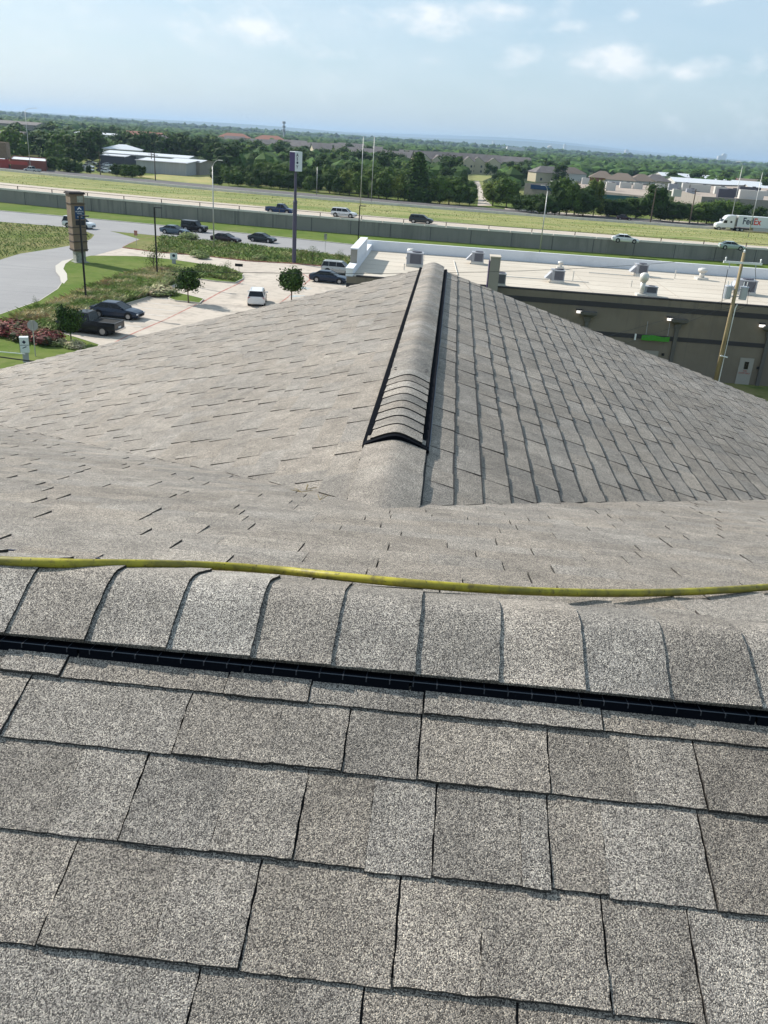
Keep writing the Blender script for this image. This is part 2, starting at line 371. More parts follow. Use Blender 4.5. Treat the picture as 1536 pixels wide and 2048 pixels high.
def strip(name,fa,za,fb,zb,m,x0=-420,x1=420,kind='structure',sub=1,wob=0):
    b=MB(); xs=[x for x in Xs if x0<=x<=x1]; prev=None
    cols=[]
    for x in xs:
        cols.append([(x,fa(x)+(fb(x)-fa(x))*k/sub,za+(zb-za)*k/sub+(R_.uniform(-wob,wob) if 0<k<sub else 0)) for k in range(sub+1)])
    for c0,c1 in zip(cols,cols[1:]):
        for k in range(sub): b.poly([c0[k],c1[k],c1[k+1],c0[k+1]])
    return tag(b.build(name,m),kind=kind)
b=MB(); b.poly([(-40000,-2000,-.02),(40000,-2000,-.02),(40000,60000,-.02),(-40000,60000,-.02)])
tag(b.build('far_ground',M['far']),kind='structure')
b=MB(); b.poly([(-420,-60,0),(420,-60,0),(420,430,0),(-420,430,0)])
tag(b.build('ground_grass',M['field']),kind='structure')
strip('frontage_verge',lambda x:fB2(x),.012,lambda x:fB3(x),.012,M['grass'])
strip('frontage_road',fB1,.02,fB2,.02,M['asphalt'])
strip('highway_road',lambda x:fB3(x)+.3,HW,fB5,HW,M['hwconc'])
strip('highway_median',fB5,HW+.01,lambda x:fB6(x)-4,.3,M['median'],sub=6,wob=.18)
strip('far_carriageway_road',lambda x:fB6(x)-4,.28,fB7,.28,M['darkasphalt'])
strip('far_service_road',lambda x:fB7(x)+2,.03,lambda x:fB7(x)+9,.03,M['hwconc'],x0=30)
# far carriageway barrier and rail
def longbar(name,f,off,z0,z1,th,m,label,cat,x0=-420,x1=420,kind=None,seg=1):
    b=MB(); xs=[x for x in Xs if x0<=x<=x1]
    rings=[]
    for x in xs:
        y=f(x)+off; rings.append([(x,y,z0),(x,y+th,z0),(x,y+th,z1),(x,y,z1)])
    b.loft(rings); return tag(b.build(name,m,recalc=True),label,cat)
longbar('concrete_barrier',fB6,-4.3,.2,.95,.4,M['coping'],'low pale concrete barrier along the near edge of the far dark carriageway','barrier')
rw=empty('retaining_wall',(0,0,0),label='long grey concrete retaining wall with white coping that holds up the highway',cat='wall')
o=longbar('wall_face',fB3,0,-.1,HW+.05,.3,M['wallconc'],None,None); o.parent=rw
def joints():
    b=MB(); x=-200
    while x<200:
        y=fB3(x); b.box((x,y-.012,1.2),(.12,.03,2.4),rz=-.1); x+=7.6
    o=b.build('panel_joint',mat('wall_joint',(.09,.095,.09),.9),rw); o['kind']='stuff'
joints()
b=MB()
for x in range(-200,200,4):
    xa,xb=x+.06,x+3.94; ya,yb=fB3(xa),fB3(xb); a=math.atan2(yb-ya,xb-xa)
    b.box(((xa+xb)/2,(ya+yb)/2+.15,HW+.22),(math.hypot(xb-xa,yb-ya),.42,.34),rz=a)
b.build('coping',M['coping'],rw)
b=MB(); rails=[]
b.tube([(x,fB3(x)+.3,HW+1.0) for x in range(-200,201,10)],.045,6)
for x in range(-200,201,8): b.box((x,fB3(x)+.3,HW+.68),(.14,.14,.62))
tag(b.build('guard_rail',mat('rust_brown_rail',(.10,.075,.06),.8)),'thin brown guard rail standing on the highway retaining wall','guard rail')
# frontage kerbs
for nm,f,off,lb in (('road_kerb',fB1,-.25,'concrete kerb on the near side of the frontage road'),('road_kerb',fB2,0,'concrete kerb on the wall side of the frontage road')):
    b=MB(); xs=[x for x in Xs if -200<=x<=200 and not(f is fB1 and -62<x<-38)]
    for xa,xb in zip(xs,xs[1:]):
        if xb-xa>10: continue
        b.loft([[(x,f(x)+off,0),(x,f(x)+off+.25,0),(x,f(x)+off+.25,.13),(x,f(x)+off,.13)] for x in (xa,xb)])
    tag(b.build(nm,M['kerb'],recalc=True),kind='structure')
# concrete lot, side road, islands
lot=[at(*p) for p in [(165,508),(205,492),(245,496),(312,505),(400,512),(497,523),(588,528),(653,534),(720,538)]]+[Vector((-2,100,0)),Vector((-4,60,0)),Vector((-10,40,0)),Vector((-24,52,0))]+[at(*p) for p in [(200,700),(112,666),(128,650),(247,600),(294,590),(250,560),(150,530)]]
polysheet('parking_lot',lot,.016,M['concrete'])
side=[at(*p) for p in [(-400,470),(0,520),(39,508),(104,498),(161,488),(182,478),(189,470),(167,461),(175,452),(235,466),(290,482),(268,489),(245,496),(182,513),(147,520),(125,526),(113,537),(120,552),(125,565),(115,580),(78,604),(0,631),(-150,680),(-500,800)]]
polysheet('side_road',side,.026,M['asphalt'])
def island(name,pts,m,z=.13,kw=.16,km=None):
    pts=[p if isinstance(p,Vector) else at(*p) for p in pts]
    c=sum((Vector((p.x,p.y,0)) for p in pts),Vector())/len(pts)
    # kerb ring follows the outline
    n=len(pts)
    area=sum(pts[i].x*pts[(i+1)%n].y-pts[(i+1)%n].x*pts[i].y for i in range(n))
    sg=1 if area>0 else -1
    inn=[]
    for i in range(n):
        a=pts[i-1];b0=pts[i];c0=pts[(i+1)%n]
        d1=(b0-a);d2=(c0-b0);d1.z=d2.z=0;d1.normalize();d2.normalize()
        n1=Vector((-d1.y,d1.x,0))*sg;n2=Vector((-d2.y,d2.x,0))*sg
        k=(n1+n2); k=k/max(.5,k.length_squared)*2*.5*1.0
        inn.append(b0+k*kw*1.0)
    b=MB()
    for i in range(n):
        j=(i+1)%n
        b.poly([(pts[i].x,pts[i].y,z+.015),(pts[j].x,pts[j].y,z+.015),(inn[j].x,inn[j].y,z+.015),(inn[i].x,inn[i].y,z+.015)])
        b.poly([(pts[i].x,pts[i].y,0),(pts[j].x,pts[j].y,0),(pts[j].x,pts[j].y,z+.015),(pts[i].x,pts[i].y,z+.015)])
    tag(b.build(name+'_kerb',km or M['kerb'],recalc=False),kind='structure')
    return polysheet(name,inn,z,m)
isl=[(147,520),(182,513),(273,514),(340,520),(400,529),(453,536),(475,543),(486,551),(487,559),(471,567),(430,564),(396,559),(357,568),(294,597),(247,611),(190,632),(128,658),(112,666),(150,676),(200,692),(150,760),(-100,860),(-500,900),(-300,760),(-100,666),(0,631),(78,604),(115,580),(125,565),(120,552),(113,537),(125,526)]
island('lawn',isl,M['grass'])
island('tree_island',[(336,598),(350,586),(385,594),(408,600),(400,608),(350,603)],M['grass'])
verge=[(245,496),(262,488),(286,479),(340,474)]
vp=[at(245,496),at(258,489),at(280,480)]+[Vector((x,fB1(x)-.3,0)) for x in range(-40,14,6)]+[at(760,545),at(720,537),at(653,534),at(588,528),at(497,523),at(400,512),at(312,505)]
island('verge',vp,M['field'],km=M['redpaint'])
# pale concrete gutter patch at the side-road bend
polysheet('gutter_patch',[at(*p) for p in [(147,519),(125,524),(111,534),(112,546),(120,556),(122,566),(128,570),(135,562),(134,550),(127,540),(131,530)]],.15,M['kerb'])
# red fire-lane lines and stall lines on the lot
def pline(b,pts,w,z):
    pts=[at(*p) for p in pts]
    for a,c in zip(pts,pts[1:]):
        d=(c-a); d.z=0; d.normalize(); n=Vector((-d.y,d.x,0))*w/2
        b.poly([(a.x-n.x,a.y-n.y,z),(a.x+n.x,a.y+n.y,z),(c.x+n.x,c.y+n.y,z),(c.x-n.x,c.y-n.y,z)])
b=MB()
pline(b,[(393,609),(330,640),(255,672),(200,700)],.16,.024)
pline(b,[(487,560),(478,567),(440,585),(404,605)],.22,.024)
pline(b,[(606,548),(618,556),(620,560),(612,566),(606,570)],.16,.024)
pline(b,[(584,588),(574,596),(560,606)],.16,.024)
tag(b.build('red_lane_line',M['redpaint'],recalc=True),kind='structure')
b=MB()
ca=at(128,658); cb=at(290,597); cd=(cb-ca).normalized(); cn=Vector((cd.y,-cd.x,0))
for k in range(8):
    p=ca+cd*(1.0+k*2.75)+cn*.3; q=p+cn*5.2
    n=cd*.05
    b.poly([(p.x-n.x,p.y-n.y,.025),(q.x-n.x,q.y-n.y,.025),(q.x+n.x,q.y+n.y,.025),(p.x+n.x,p.y+n.y,.025)])
tag(b.build('stall_line',M['whitepaint'],recalc=True),kind='structure')
b=MB()
for px,py,w in ((609,577,1.5),(592,593,1.3)):
    c=at(px,py)
    for k in range(4):
        b.box((c.x+R_.uniform(-.5,.5),c.y+k*.35-.5,.028),(w*R_.uniform(.5,1),.2,.004),rz=R_.uniform(-.3,.3))
tag(b.build('accessible_bay_marking',M['bluepaint']),kind='structure')
polysheet('dry_field',[at(*p) for p in [(255,352),(300,351),(353,345),(405,343),(445,348),(440,366),(420,371),(330,361)]],.03,M['dry'])
polysheet('park_meadow',[at(*p) for p in [(930,345),(955,340),(1000,342),(990,352),(965,362),(970,372),(940,368)]],.03,M['median'])
polysheet('park_lane_road',[at(*p) for p in [(948,362),(958,362),(972,400),(985,412),(955,412),(957,395)]],.05,M['hwconc'])
polysheet('crossing_verge',[at(*p) for p in [(950,409),(990,404),(1010,418),(955,416)]],.045,M['grass'])
# low far hills
def hills():
    b=MB()
    for (Y,h0,seed) in ((9000,16,3),(14000,85,5),(21000,135,9)):
        r=random.Random(seed); ph=[r.uniform(0,6.28) for _ in range(8)]
        pts=[]
        for i in range(161):
            x=-1.1*Y+i*2.2*Y/160; u=i/160
            z=h0*(.45+.25*math.sin(u*9+ph[0])+.16*math.sin(u*23+ph[1])+.08*math.sin(u*51+ph[2]))
            # the photo's skyline lifts a little right of centre
            z+=h0*.75*math.exp(-((x/Y-.14)/.10)**2) if Y>10000 else 0
            pts.append((x,Y+r.uniform(-100,100),max(z,2)))
        for a,c in zip(pts,pts[1:]):
            b.poly([(a[0],a[1]-Y*.12,-1),(c[0],c[1]-Y*.12,-1),(c[0],c[1],c[2]),(a[0],a[1],a[2])])
            b.poly([(a[0],a[1],a[2]),(c[0],c[1],c[2]),(c[0],c[1]+Y*.1,-1),(a[0],a[1]+Y*.1,-1)])
    tag(b.build('hills',M['far'],recalc=False),kind='structure')
hills()

# ---------------------------------------------------------------- hotel roof under the camera
TH=.055; S=.309; DR=1.4126; HR=.8429; UW=-.19; VJ=3.256; VE=10.855
mv=Vector((math.cos(TH),-math.sin(TH),0)); wv=Vector((math.sin(TH),math.cos(TH),0)); zv=Vector((0,0,1))
CS=1/math.sqrt(1+S*S); HWG=HR+(VJ-DR)*S
def LP(u,v,h): return mv*u+wv*v+zv*(H-h)
hotel=empty('hotel_building',(0,0,0),label='grey-brown shingle hip and valley roof of the building the picture is taken from',cat='building')
def clip(poly,hp):
    a,b_,c=hp; out=[]
    for i in range(len(poly)):
        p,q=poly[i-1],poly[i]; dp=a*p[0]+b_*p[1]-c; dq=a*q[0]+b_*q[1]-c
        if (dp<=0)!=(dq<=0):
            t=dp/(dp-dq); out.append((p[0]+(q[0]-p[0])*t,p[1]+(q[1]-p[1])*t))
        if dq<=0: out.append(q)
    return out
def near_u(x,y):
    d=ray(x,y); n=Vector((0,0,1))*CS+(-wv)*(CS*S); P0=LP(0,DR,HR); O_=Vector((0,0,H)); t=(P0-O_).dot(n)/d.dot(n); return (O_+d*t).dot(mv)
# (joint x, joint y, visible cut, shade of the tab to its right) for the rows next to the camera
JO={2:[(125,1350,1,.97),(452,1380,1,1.0),(620,1395,1,.95),(848,1417,1,1.03),(1205,1455,1,.96)],
 3:[(5,1470,1,.98),(347,1507,1,.92),(540,1528,0,1.03),(685,1542,1,.90),(835,1557,1,1.04),(1102,1585,1,.82),(1270,1604,0,1.0),(1415,1620,1,.80)],
 4:[(-140,1640,1,.86),(100,1665,0,1.02),(240,1680,1,.88),(420,1702,0,1.0),(587,1720,1,.88),(730,1736,0,1.0),(865,1750,1,.85),(1043,1772,0,.96),(1104,1780,1,.88),(1218,1792,0,1.07),(1433,1815,1,.84)],
 5:[(-190,1860,1,1.04),(77,1890,1,.88),(300,1916,0,1.0),(480,1937,1,.92),(785,1980,1,1.08),(960,2000,0,.94),(1225,2032,1,.88),(1413,2050,1,1.1)],
 6:[(-160,2180,1,1.06),(330,2240,1,.84),(545,2260,0,.97),(700,2270,1,.9),(1042,2300,1,.86),(1330,2320,0,1.0)]}
def shingle_field(name,O,ax,dn,rows,u0,u1,pieces,seed,fine=False,parent=hotel,gap=.0028,amp=1.0,var=.6,thk=1.0,edge=0.0,shade=1.0):
    r=random.Random(seed); nrm=ax.cross(dn).normalized()
    if nrm.z<0: nrm=-nrm
    b=MB()
    for k in range(1,len(rows)):
        ta,tb=rows[k-1],rows[k]; u=u0-r.uniform(0,.3); hi=r.random()<.5
        jl=[]; soft=False
        if fine and k in JO: jl=[(near_u(x,y),g,t) for x,y,g,t in JO[k]]
        while u<u1:
            w=r.choice((.14,.17,.2,.24,.28,.33,.37))*r.uniform(.9,1.1) if not fine else r.choice((.16,.2,.25,.28,.32,.36))*r.uniform(.92,1.08)
            g_=None; tn_=None
            if jl:
                nx=[j for j in jl if j[0]>u+.02]
                cur=[j for j in jl if abs(j[0]-u)<1e-6]
                if cur: tn_=cur[0][2]
                if nx and (cur or u+w>nx[0][0]-.1): w=nx[0][0]-u; g_=nx[0][1]
            if not (fine and soft): hi=not hi
            soft=(g_==0)
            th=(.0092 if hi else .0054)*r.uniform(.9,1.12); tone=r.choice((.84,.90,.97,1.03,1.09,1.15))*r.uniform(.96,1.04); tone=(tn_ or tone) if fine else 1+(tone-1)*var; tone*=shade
            warm=r.uniform(-.005,.035); colr=(tone*(1+warm),tone,tone*(1-warm*1.2))
            x0,x1=u,u+w-(gap if (g_ if g_ is not None else r.random()<(.72 if fine else .75)) else .0004); y0=ta-.012; y1=tb+r.uniform(-.002,.002)+(r.choice((0,0,.003)) if fine else 0)
            if fine:
                n=max(3,int((x1-x0)/.016)); m_=max(3,int((y1-ta)/.014)); j=lambda:r.uniform(-.0011,.0011)
                lo=[(x0+(x1-x0)*i/n,y1+j()) for i in range(n+1)]
                lf=[(x0+j(),y1+(y0-y1)*i/m_) for i in range(1,m_)]; rt=[(x1+j(),y0+(y1-y0)*i/m_) for i in range(1,m_)]
                poly0=[(x0,y0),(x1,y0)]+rt+[(q[0],q[1]) for q in lo[::-1]]+[(q[0],q[1]) for q in lf]
            else: poly0=[(x0,y0),(x1,y0),(x1,y1),(x0,y1)]
            lift=r.uniform(0,.0012)*amp; th*=thk
            for hps in pieces:
                poly=poly0
                for hp in hps:
                    poly=clip(poly,hp)
                    if len(poly)<3: break
                if len(poly)<3: continue
                hh=lambda p:.0008+(p[1]-y0)/(y1-y0)*(th+lift)
                top=[O+ax*p[0]+dn*p[1]+nrm*hh(p) for p in poly]; bot=[O+ax*p[0]+dn*p[1]-nrm*.003 for p in poly]
                b.poly(top,colr)
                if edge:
                    # dark strip painting the course's shadow line along the lower edge
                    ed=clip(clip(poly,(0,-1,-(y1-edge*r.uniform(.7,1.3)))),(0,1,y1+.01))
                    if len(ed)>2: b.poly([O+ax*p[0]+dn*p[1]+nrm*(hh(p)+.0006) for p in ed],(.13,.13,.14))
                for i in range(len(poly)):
                    j2=(i+1)%len(poly); dk=(colr[0]*.25,colr[1]*.25,colr[2]*.26)  # side faces coloured darker to deepen the shadow in the joints
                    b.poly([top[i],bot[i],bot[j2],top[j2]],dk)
            if fine and r.random()<.55:
                # the lower ply of the laminated tab peeps out below the butt edge
                s0,s1=x0+(x1-x0)*r.uniform(0,.35),x1-(x1-x0)*r.uniform(0,.3); q0,q1=r.uniform(.0012,.0035),r.uniform(.0012,.0035)
                P4=[(s0,y1-.004),(s1,y1-.004),(s1,y1+q1),(s0,y1+q0)]
                tp=[O+ax*p[0]+dn*p[1]+nrm*th*.5 for p in P4]; bo=[O+ax*p[0]+dn*p[1]-nrm*.002 for p in P4]
                b.poly(tp,(tone*.8,tone*.8,tone*.8))
                for i in range(4): b.poly([tp[i],bo[i],bo[(i+1)%4],tp[(i+1)%4]],(.35,.35,.35))
            u+=w
    return b.build(name,M['shingle'],parent,attr=True,recalc=False)
near_rows=[.02,.075,.213,.343,.499,.655,.812,.965,1.118,1.27,1.42,1.57,1.72]
dnN=(-wv*CS-zv*(CS*S)); dnF=(wv*CS-zv*(CS*S))
O1=LP(0,DR,HR)
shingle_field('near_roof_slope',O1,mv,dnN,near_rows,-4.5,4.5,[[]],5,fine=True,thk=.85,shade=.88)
rowsF=[.02+i*.1507 for i in range(64)]
shingle_field('back_roof_slope',O1,mv,dnF,rowsF,-13,13,
  [[(1,0,UW),(1,CS,UW+VJ-DR)],[(-1,0,-UW),(-1,CS,-UW+VJ-DR)]],8,gap=.0035,thk=1.0)
O2=LP(UW,0,HWG)
dnL=(-mv*CS-zv*(CS*S)); dnR=(mv*CS-zv*(CS*S))
rowsW=[.02+i*.1507 for i in range(53)]
shingle_field('wing_left_slope',O2,wv,dnL,rowsW,2.9,VE+.2,[[(-1,CS,-VJ),(1,0,VE)]],21,gap=.005,var=.35,thk=1.25)
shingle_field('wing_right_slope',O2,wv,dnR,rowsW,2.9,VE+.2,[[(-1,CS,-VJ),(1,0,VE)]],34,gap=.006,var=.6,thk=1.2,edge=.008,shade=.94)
# deck, walls
b=MB(); d=.004
def dk(u,v,h): return LP(u,v,h+d)
b.poly([dk(-4.6,DR,HR),dk(4.6,DR,HR),dk(4.6,DR-2.2,HR+2.2*S),dk(-4.6,DR-2.2,HR+2.2*S)])
b.poly([dk(-13,DR,HR),dk(13,DR,HR),dk(13,DR+9.3,HR+9.3*S),dk(-13,DR+9.3,HR+9.3*S)])
for sg in (-1,1): b.poly([dk(UW,VJ-.2,HWG),dk(UW,VE-.02,HWG),dk(UW+sg*7.55,VE-.02,HWG+7.55*S),dk(UW+sg*7.55,VJ-.2,HWG+7.55*S)])
b.build('roof_deck',M['deck'],hotel)
b=MB()
def quadv(pts): b.poly([LP(*p) for p in pts])
hb=H
quadv([(UW,VE-.3,HWG+.06),(UW-7.2,VE-.3,HWG+7.2*S+.06),(UW-7.2,VE-.3,hb),(UW,VE-.3,hb)])
quadv([(UW,VE-.3,HWG+.06),(UW+7.2,VE-.3,HWG+7.2*S+.06),(UW+7.2,VE-.3,hb),(UW,VE-.3,hb)])
for sg in (-1,1):
    quadv([(UW+sg*7.2,VE-.3,HWG+7.2*S+.06),(UW+sg*7.2,4,HWG+7.2*S+.06),(UW+sg*7.2,4,hb),(UW+sg*7.2,VE-.3,hb)])
    quadv([(sg*12.7,DR,HR+.06),(sg*12.7,DR+9,HR+9*S+.06),(sg*12.7,DR+9,hb),(sg*12.7,DR,hb)])
    quadv([(sg*7.2+UW,DR+9,HR+9*S+.06),(sg*12.7,DR+9,HR+9*S+.06),(sg*12.7,DR+9,hb),(sg*7.2+UW,DR+9,hb)])
    quadv([(sg*12.7,DR,HR+.06),(sg*12.7,DR-2.2,HR+2.2*S+.06),(sg*12.7,DR-2.2,hb),(sg*12.7,DR,hb)])
b.build('outer_wall',M['cream'],hotel,recalc=False)
b=MB()
for sg in (-1,1):
    b.poly([LP(UW,VE-.012,HWG+.012),LP(UW+sg*7.55,VE-.012,HWG+.012+7.55*S),LP(UW+sg*7.55,VE-.012,HWG+.16+7.55*S),LP(UW,VE-.012,HWG+.16)])
b.build('rake_board',M['offwhite'],hotel)

# ridge vents with cap shingles
def frame(kind):
    if kind=='main': return lambda x,w,z: LP(x,DR+w,HR-z)          # along = u, across = v
    return lambda x,w,z: LP(UW+w,x,HWG-z)
def cap_profile(a,l,n=16,sharp=.05,sl=.5):
    out=[]
    for i in range(n+1):
        w=-a+2*a*i/n
        out.append((w,l-sl*(math.sqrt(w*w+sharp*sharp)-sharp)))
    return out
def caps(F,xs,a,l,direction,seed,parent,name='ridge_cap',sharp=.05,jit=.004,thick=1.0,sl=.5):
    r=random.Random(seed); b=MB(); prof=cap_profile(a,l,sharp=sharp,sl=sl); n=len(prof)
    for k in range(len(xs)-1):
        x0,x1=xs[k],xs[k+1]; tone=r.choice((.84,.93,1.0,1.08,1.16)); warm=r.uniform(-.02,.03); cl=(tone*(1+warm),tone,tone*(1-warm))
        dr_=direction if isinstance(direction,int) else direction(k)
        # butt end is the high one
        xb,xf=(x1,x0-.02) if dr_>0 else (x0,x1+.02)
        dz=r.uniform(.0050,.0078)*thick; sk=r.uniform(-jit,jit); top=[];fr=[];bt=[]
        for i,(w,z) in enumerate(prof):
            jj=r.uniform(-.0012,.0012); aw=w*(1+r.uniform(-.004,.004))
            top.append(F(xb+sk*w/a+jj,aw+(.004 if i in(0,n-1) else 0)*(1 if w>0 else -1),z+dz)); fr.append(F(xf,aw,z+.0005)); bt.append(F(xb+sk*w/a+jj,aw,z-.003))
        for i in range(n-1):
            b.poly([fr[i],fr[i+1],top[i+1],top[i]] if dr_>0 else [top[i],top[i+1],fr[i+1],fr[i]],cl)
            b.poly([top[i],top[i+1],bt[i+1],bt[i]],tuple(c*.07 for c in cl))  # butt faces painted near black as the shadow line between caps
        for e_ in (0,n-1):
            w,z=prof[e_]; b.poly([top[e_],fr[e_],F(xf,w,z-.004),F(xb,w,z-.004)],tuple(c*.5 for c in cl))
    return b.build(name,M['shingle'],parent,attr=True,recalc=False)
def vent(kind,x0,x1,a,l,parent,ends=(),lip=.011):
    F=frame(kind); v=empty('ridge_vent',(0,0,0)); v.parent=parent
    b=MB()
    for sg in (-1,1):
        # baffle with an open gutter between it and the cap edge
        wi,wo=a+.009,a+.009+lip; base=lambda w:-S*abs(w)
        zt=-S*a+.0165+(lip>.02)*.012
        n=int((x1-x0)/.30)+1
        for k in range(n):
            xa=x0+k*.30; xb=min(x1,xa+.296)
            rings=[[F(x,sg*wi,base(wi)),F(x,sg*(wo+.004),base(wo)),F(x,sg*wo,zt-.002-(lip>.02)*.003),F(x,sg*wi,zt-(lip>.02)*.010)] for x in (xa,xb)]
            b.loft(rings)
        # inner vent body below the cap
        b.loft([[F(x,sg*(a-.03),base(a)-.004),F(x,sg*(a+.01),base(a)-.004),F(x,sg*(a+.008),base(a)+.005),F(x,sg*(a-.006),base(a)+.012),F(x,sg*(a-.03),-S*(a-.03)+.016)] for x in (x0,x1)])
    for xe in ends:
        prof=cap_profile(a+.009+lip,l); rr=[]
        for x in (xe-.036,xe+.01):
            rr.append([F(x,w,z) for w,z in prof]+[F(x,w,-S*abs(w)-.004) for w,z in prof[::-1]])
        b.loft(rr)
    b.build('baffle',M['vent'],v,recalc=True)
    if kind=='main':
        for sg in (-1,):
            b=MB(); w0=sg*(a+.009+lip-.001); b.tube([F(x0,w0,-S*a+.0150),F(x1,w0,-S*a+.0150)],.0011,5); b.build('vent_lip',mat('dark_blue_lip',(.05,.06,.075),.45),v)  # thin lip tube in a lighter tone, painting the highlight along the strip
    if kind=='wing':
        b=MB(); w0=a+.009+lip; pts_=[F(x0+(x1-x0)*k/40,w0+.003+R_.uniform(-.002,.002),-S*w0+.019+R_.uniform(-.001,.001)) for k in range(41)]
        b.tube(pts_,.0028,5); b.build('vent_lip',mat('blue_grey_lip',(.16,.19,.24),.6),v)
    b=MB(); x=x0+.02
    k=0
    while x<x1:
        for sg in (-1,1):
            z=-S*a+.0185
            b.poly([F(x,sg*(a-.004),z-.004),F(x+.0022,sg*(a-.004),z-.004),F(x+.0022,sg*(a+.022),z-.0005),F(x,sg*(a+.022),z-.0005)])
            b.poly([F(x,sg*(a+.0215),z),F(x+.002,sg*(a+.0215),z),F(x+.002,sg*(a+.0225),z-.008),F(x,sg*(a+.0225),z-.008)])
        x+=.0415; k+=1
    o=b.build('vent_rib',M['rib'],v); o['kind']='stuff'
    return v
EC=.149
v1=vent('main',-4.5,4.5,.144,.026,hotel,lip=.006)
xs=[-4.5+.035+i*EC for i in range(61)]
caps(frame('main'),xs,.150,.036,1,4,v1,thick=1.05)
# wing ridge: plain cap first, then vent
VS=4.12
v2=vent('wing',VS,VE-.03,.126,.042,hotel,ends=(VS,),lip=.034)
fw=frame('wing')
cap_x=[VS+.002+i*.148 for i in range(int((VE-VS)/.148)+1)]+[VE+.01]
caps(fw,cap_x,.130,.044,lambda k:-1 if k<9 else 1,6,v2,jit=.002)
caps(fw,[VJ-.10,VJ+.45,VS+.10],.155,.017,1,9,hotel,sharp=.045,sl=.36)
# nail dimples on the wing vent where the caps change direction
b=MB()
for w in (-.10,.10):
    for dx in (0,.05):
        b=MB(); p=fw(VS+9*.148+.07+dx,w,.034-S*abs(w)+.016); b.box(p,(.026,.008,.002),rz=-TH+.4); b.build('nail_strip',M['deck'],v2)

# yellow hose, thin cable
def smooth_path(pts,n=10):
    out=[]; P_=[pts[0]]+list(pts)+[pts[-1]]
    for i in range(1,len(P_)-2):
        p0,p1,p2,p3=P_[i-1:i+3]
        for k in range(n):
            t=k/n; out.append(.5*((2*p1)+(-p0+p2)*t+(2*p0-5*p1+4*p2-p3)*t*t+(-p0+3*p1-3*p2+p3)*t**3))
    out.append(P_[-2]); return out
def on_back(x,y,off):
    d=ray(x,y); O=Vector((0,0,H)); n=mv.cross(dnF).normalized()
    if n.z<0: n=-n
    P0=O1+n*off; t=(P0-O).dot(n)/d.dot(n); return O+d*t
def rest_on_roof(x,y,r):
    """first point of the sight line that lies r above the cap or the back slope"""
    d=ray(x,y); t=.9
    while t<4:
        p=Vector((0,0,H))+d*t; w=p.dot(wv)-DR; base=H-HR-S*abs(w)
        if abs(w)<.155: base=H-HR+.036-.5*(math.sqrt(w*w+.0025)-.05)+.006
        else: base+=.008
        if p.z<=base+r*1.04: return p
        t+=.001
    return p
RH=.0095
hp=[(0,1134),(110,1129),(250,1129),(450,1132),(560,1141),(680,1157),(850,1173),(1000,1185),(1200,1192),(1350,1188),(1450,1183),(1536,1176),(1640,1168),(1800,1158)]
pts=[rest_on_roof(x,y,RH) for x,y in hp]
p0=pts[0]; pts=[p0-mv*.9+wv*.25-zv*.105,p0-mv*.45+wv*.09-zv*.045]+pts
# even the kinks out a little
for _ in range(2): pts=[pts[0]]+[pts[k]*.6+(pts[k-1]+pts[k+1])*.2 for k in range(1,len(pts)-1)]+[pts[-1]]
pts=[p+zv*.003 for p in pts]
pts=smooth_path(pts,12)
b=MB(); b.tube(pts,.0095,14)
o=b.build('air_hose',M['hose'],smooth=True); tag(o,'dirty yellow rubber hose lying across the shingles just behind the front ridge','hose')
b=MB(); b.tube(smooth_path([on_back(x,y,.006) for x,y in [(-100,1094),(0,1099),(60,1103),(120,1107),(160,1111),(200,1118)]],6),.0022,6)
tag(b.build('cable',mat('dark_blue_cable',(.02,.03,.07),.5)),'thin dark blue cable on the shingles above the left end of the hose','cable')
# dry twigs in the left valley
tw=mat('dry_twig',(.25,.19,.09),.9)
for i,(x,y) in enumerate(((603,984),(612,979),(640,1000))):
    p=on_back(x,y,.012); b=MB()
    for k in range(3): a=R_.uniform(0,3.1); b.tube([p,p+Vector((math.cos(a)*.05,math.sin(a)*.05,R_.uniform(0,.012)))],.0016,4)
    tag(b.build('dry_twig',tw),'%s tuft of dry twigs where the left roof valley meets the ridge'%('leftmost','middle','rightmost')[i],'twig','twigs in the roof valley')

# ---------------------------------------------------------------- white-roofed store
SO=Vector((-4.45,72.75,0)); SA=-.045
store=empty('store_building',SO,SA,'long dark taupe store with white parapets and cream flat roof','building')
ZR=6.5; SL=70; SD=18.7
def sb(): return MB()
b=MB(); b.box((SL/2,.15,ZR/2-.02),(SL,.3,ZR-.04)); b.box((.15,SD/2,ZR/2),(.3,SD-.6,ZR)); b.box((SL/2,SD-.15,ZR/2),(SL,.3,ZR)); b.build('wall',M['taupe'],store)
b=MB(); b.box((SL/2,SD/2,ZR-.1),(SL-.62,SD-.62,.2)); b.build('roof',M['tpo'],store)
ms=mat('roof_seam',(.42,.37,.31),.9)
for k in range(6):
    b=MB(); b.box((SL/2,2.6+k*2.75,ZR+.004),(SL-1.6,.10,.008)); b.build('roof_seam',ms,store)
for k in range(7):
    b=MB(); b.box((6.0+k*7.3,SD/2,ZR+.006),(.10,SD-1.4,.009)); b.build('roof_seam',ms,store)
b=MB(); b.box((SL/2+.4,.16,ZR+.04),(SL-.8,.36,.1)); b.build('roof_edge',M['darkband'],store)
b=MB(); b.box((SL/2,SD+.02,ZR+.45),(SL,.34,1.1)); b.build('back_parapet',M['white'],store)
b=MB(); b.box((.2,SD/2,ZR+.28),(.6,SD-.2,.62)); b.box((.2,SD/2,ZR+.605),(.66,SD-.1,.05)); b.build('side_parapet',M['white'],store)
b=MB(); b.box((.22,8.0,ZR+.95),(.62,9.2,1.7)); b.build('raised_parapet',M['white'],store)
b=MB(); b.box((.22,8.0,ZR+1.83),(.70,9.3,.08)); b.build('parapet_cap',M['white'],store)
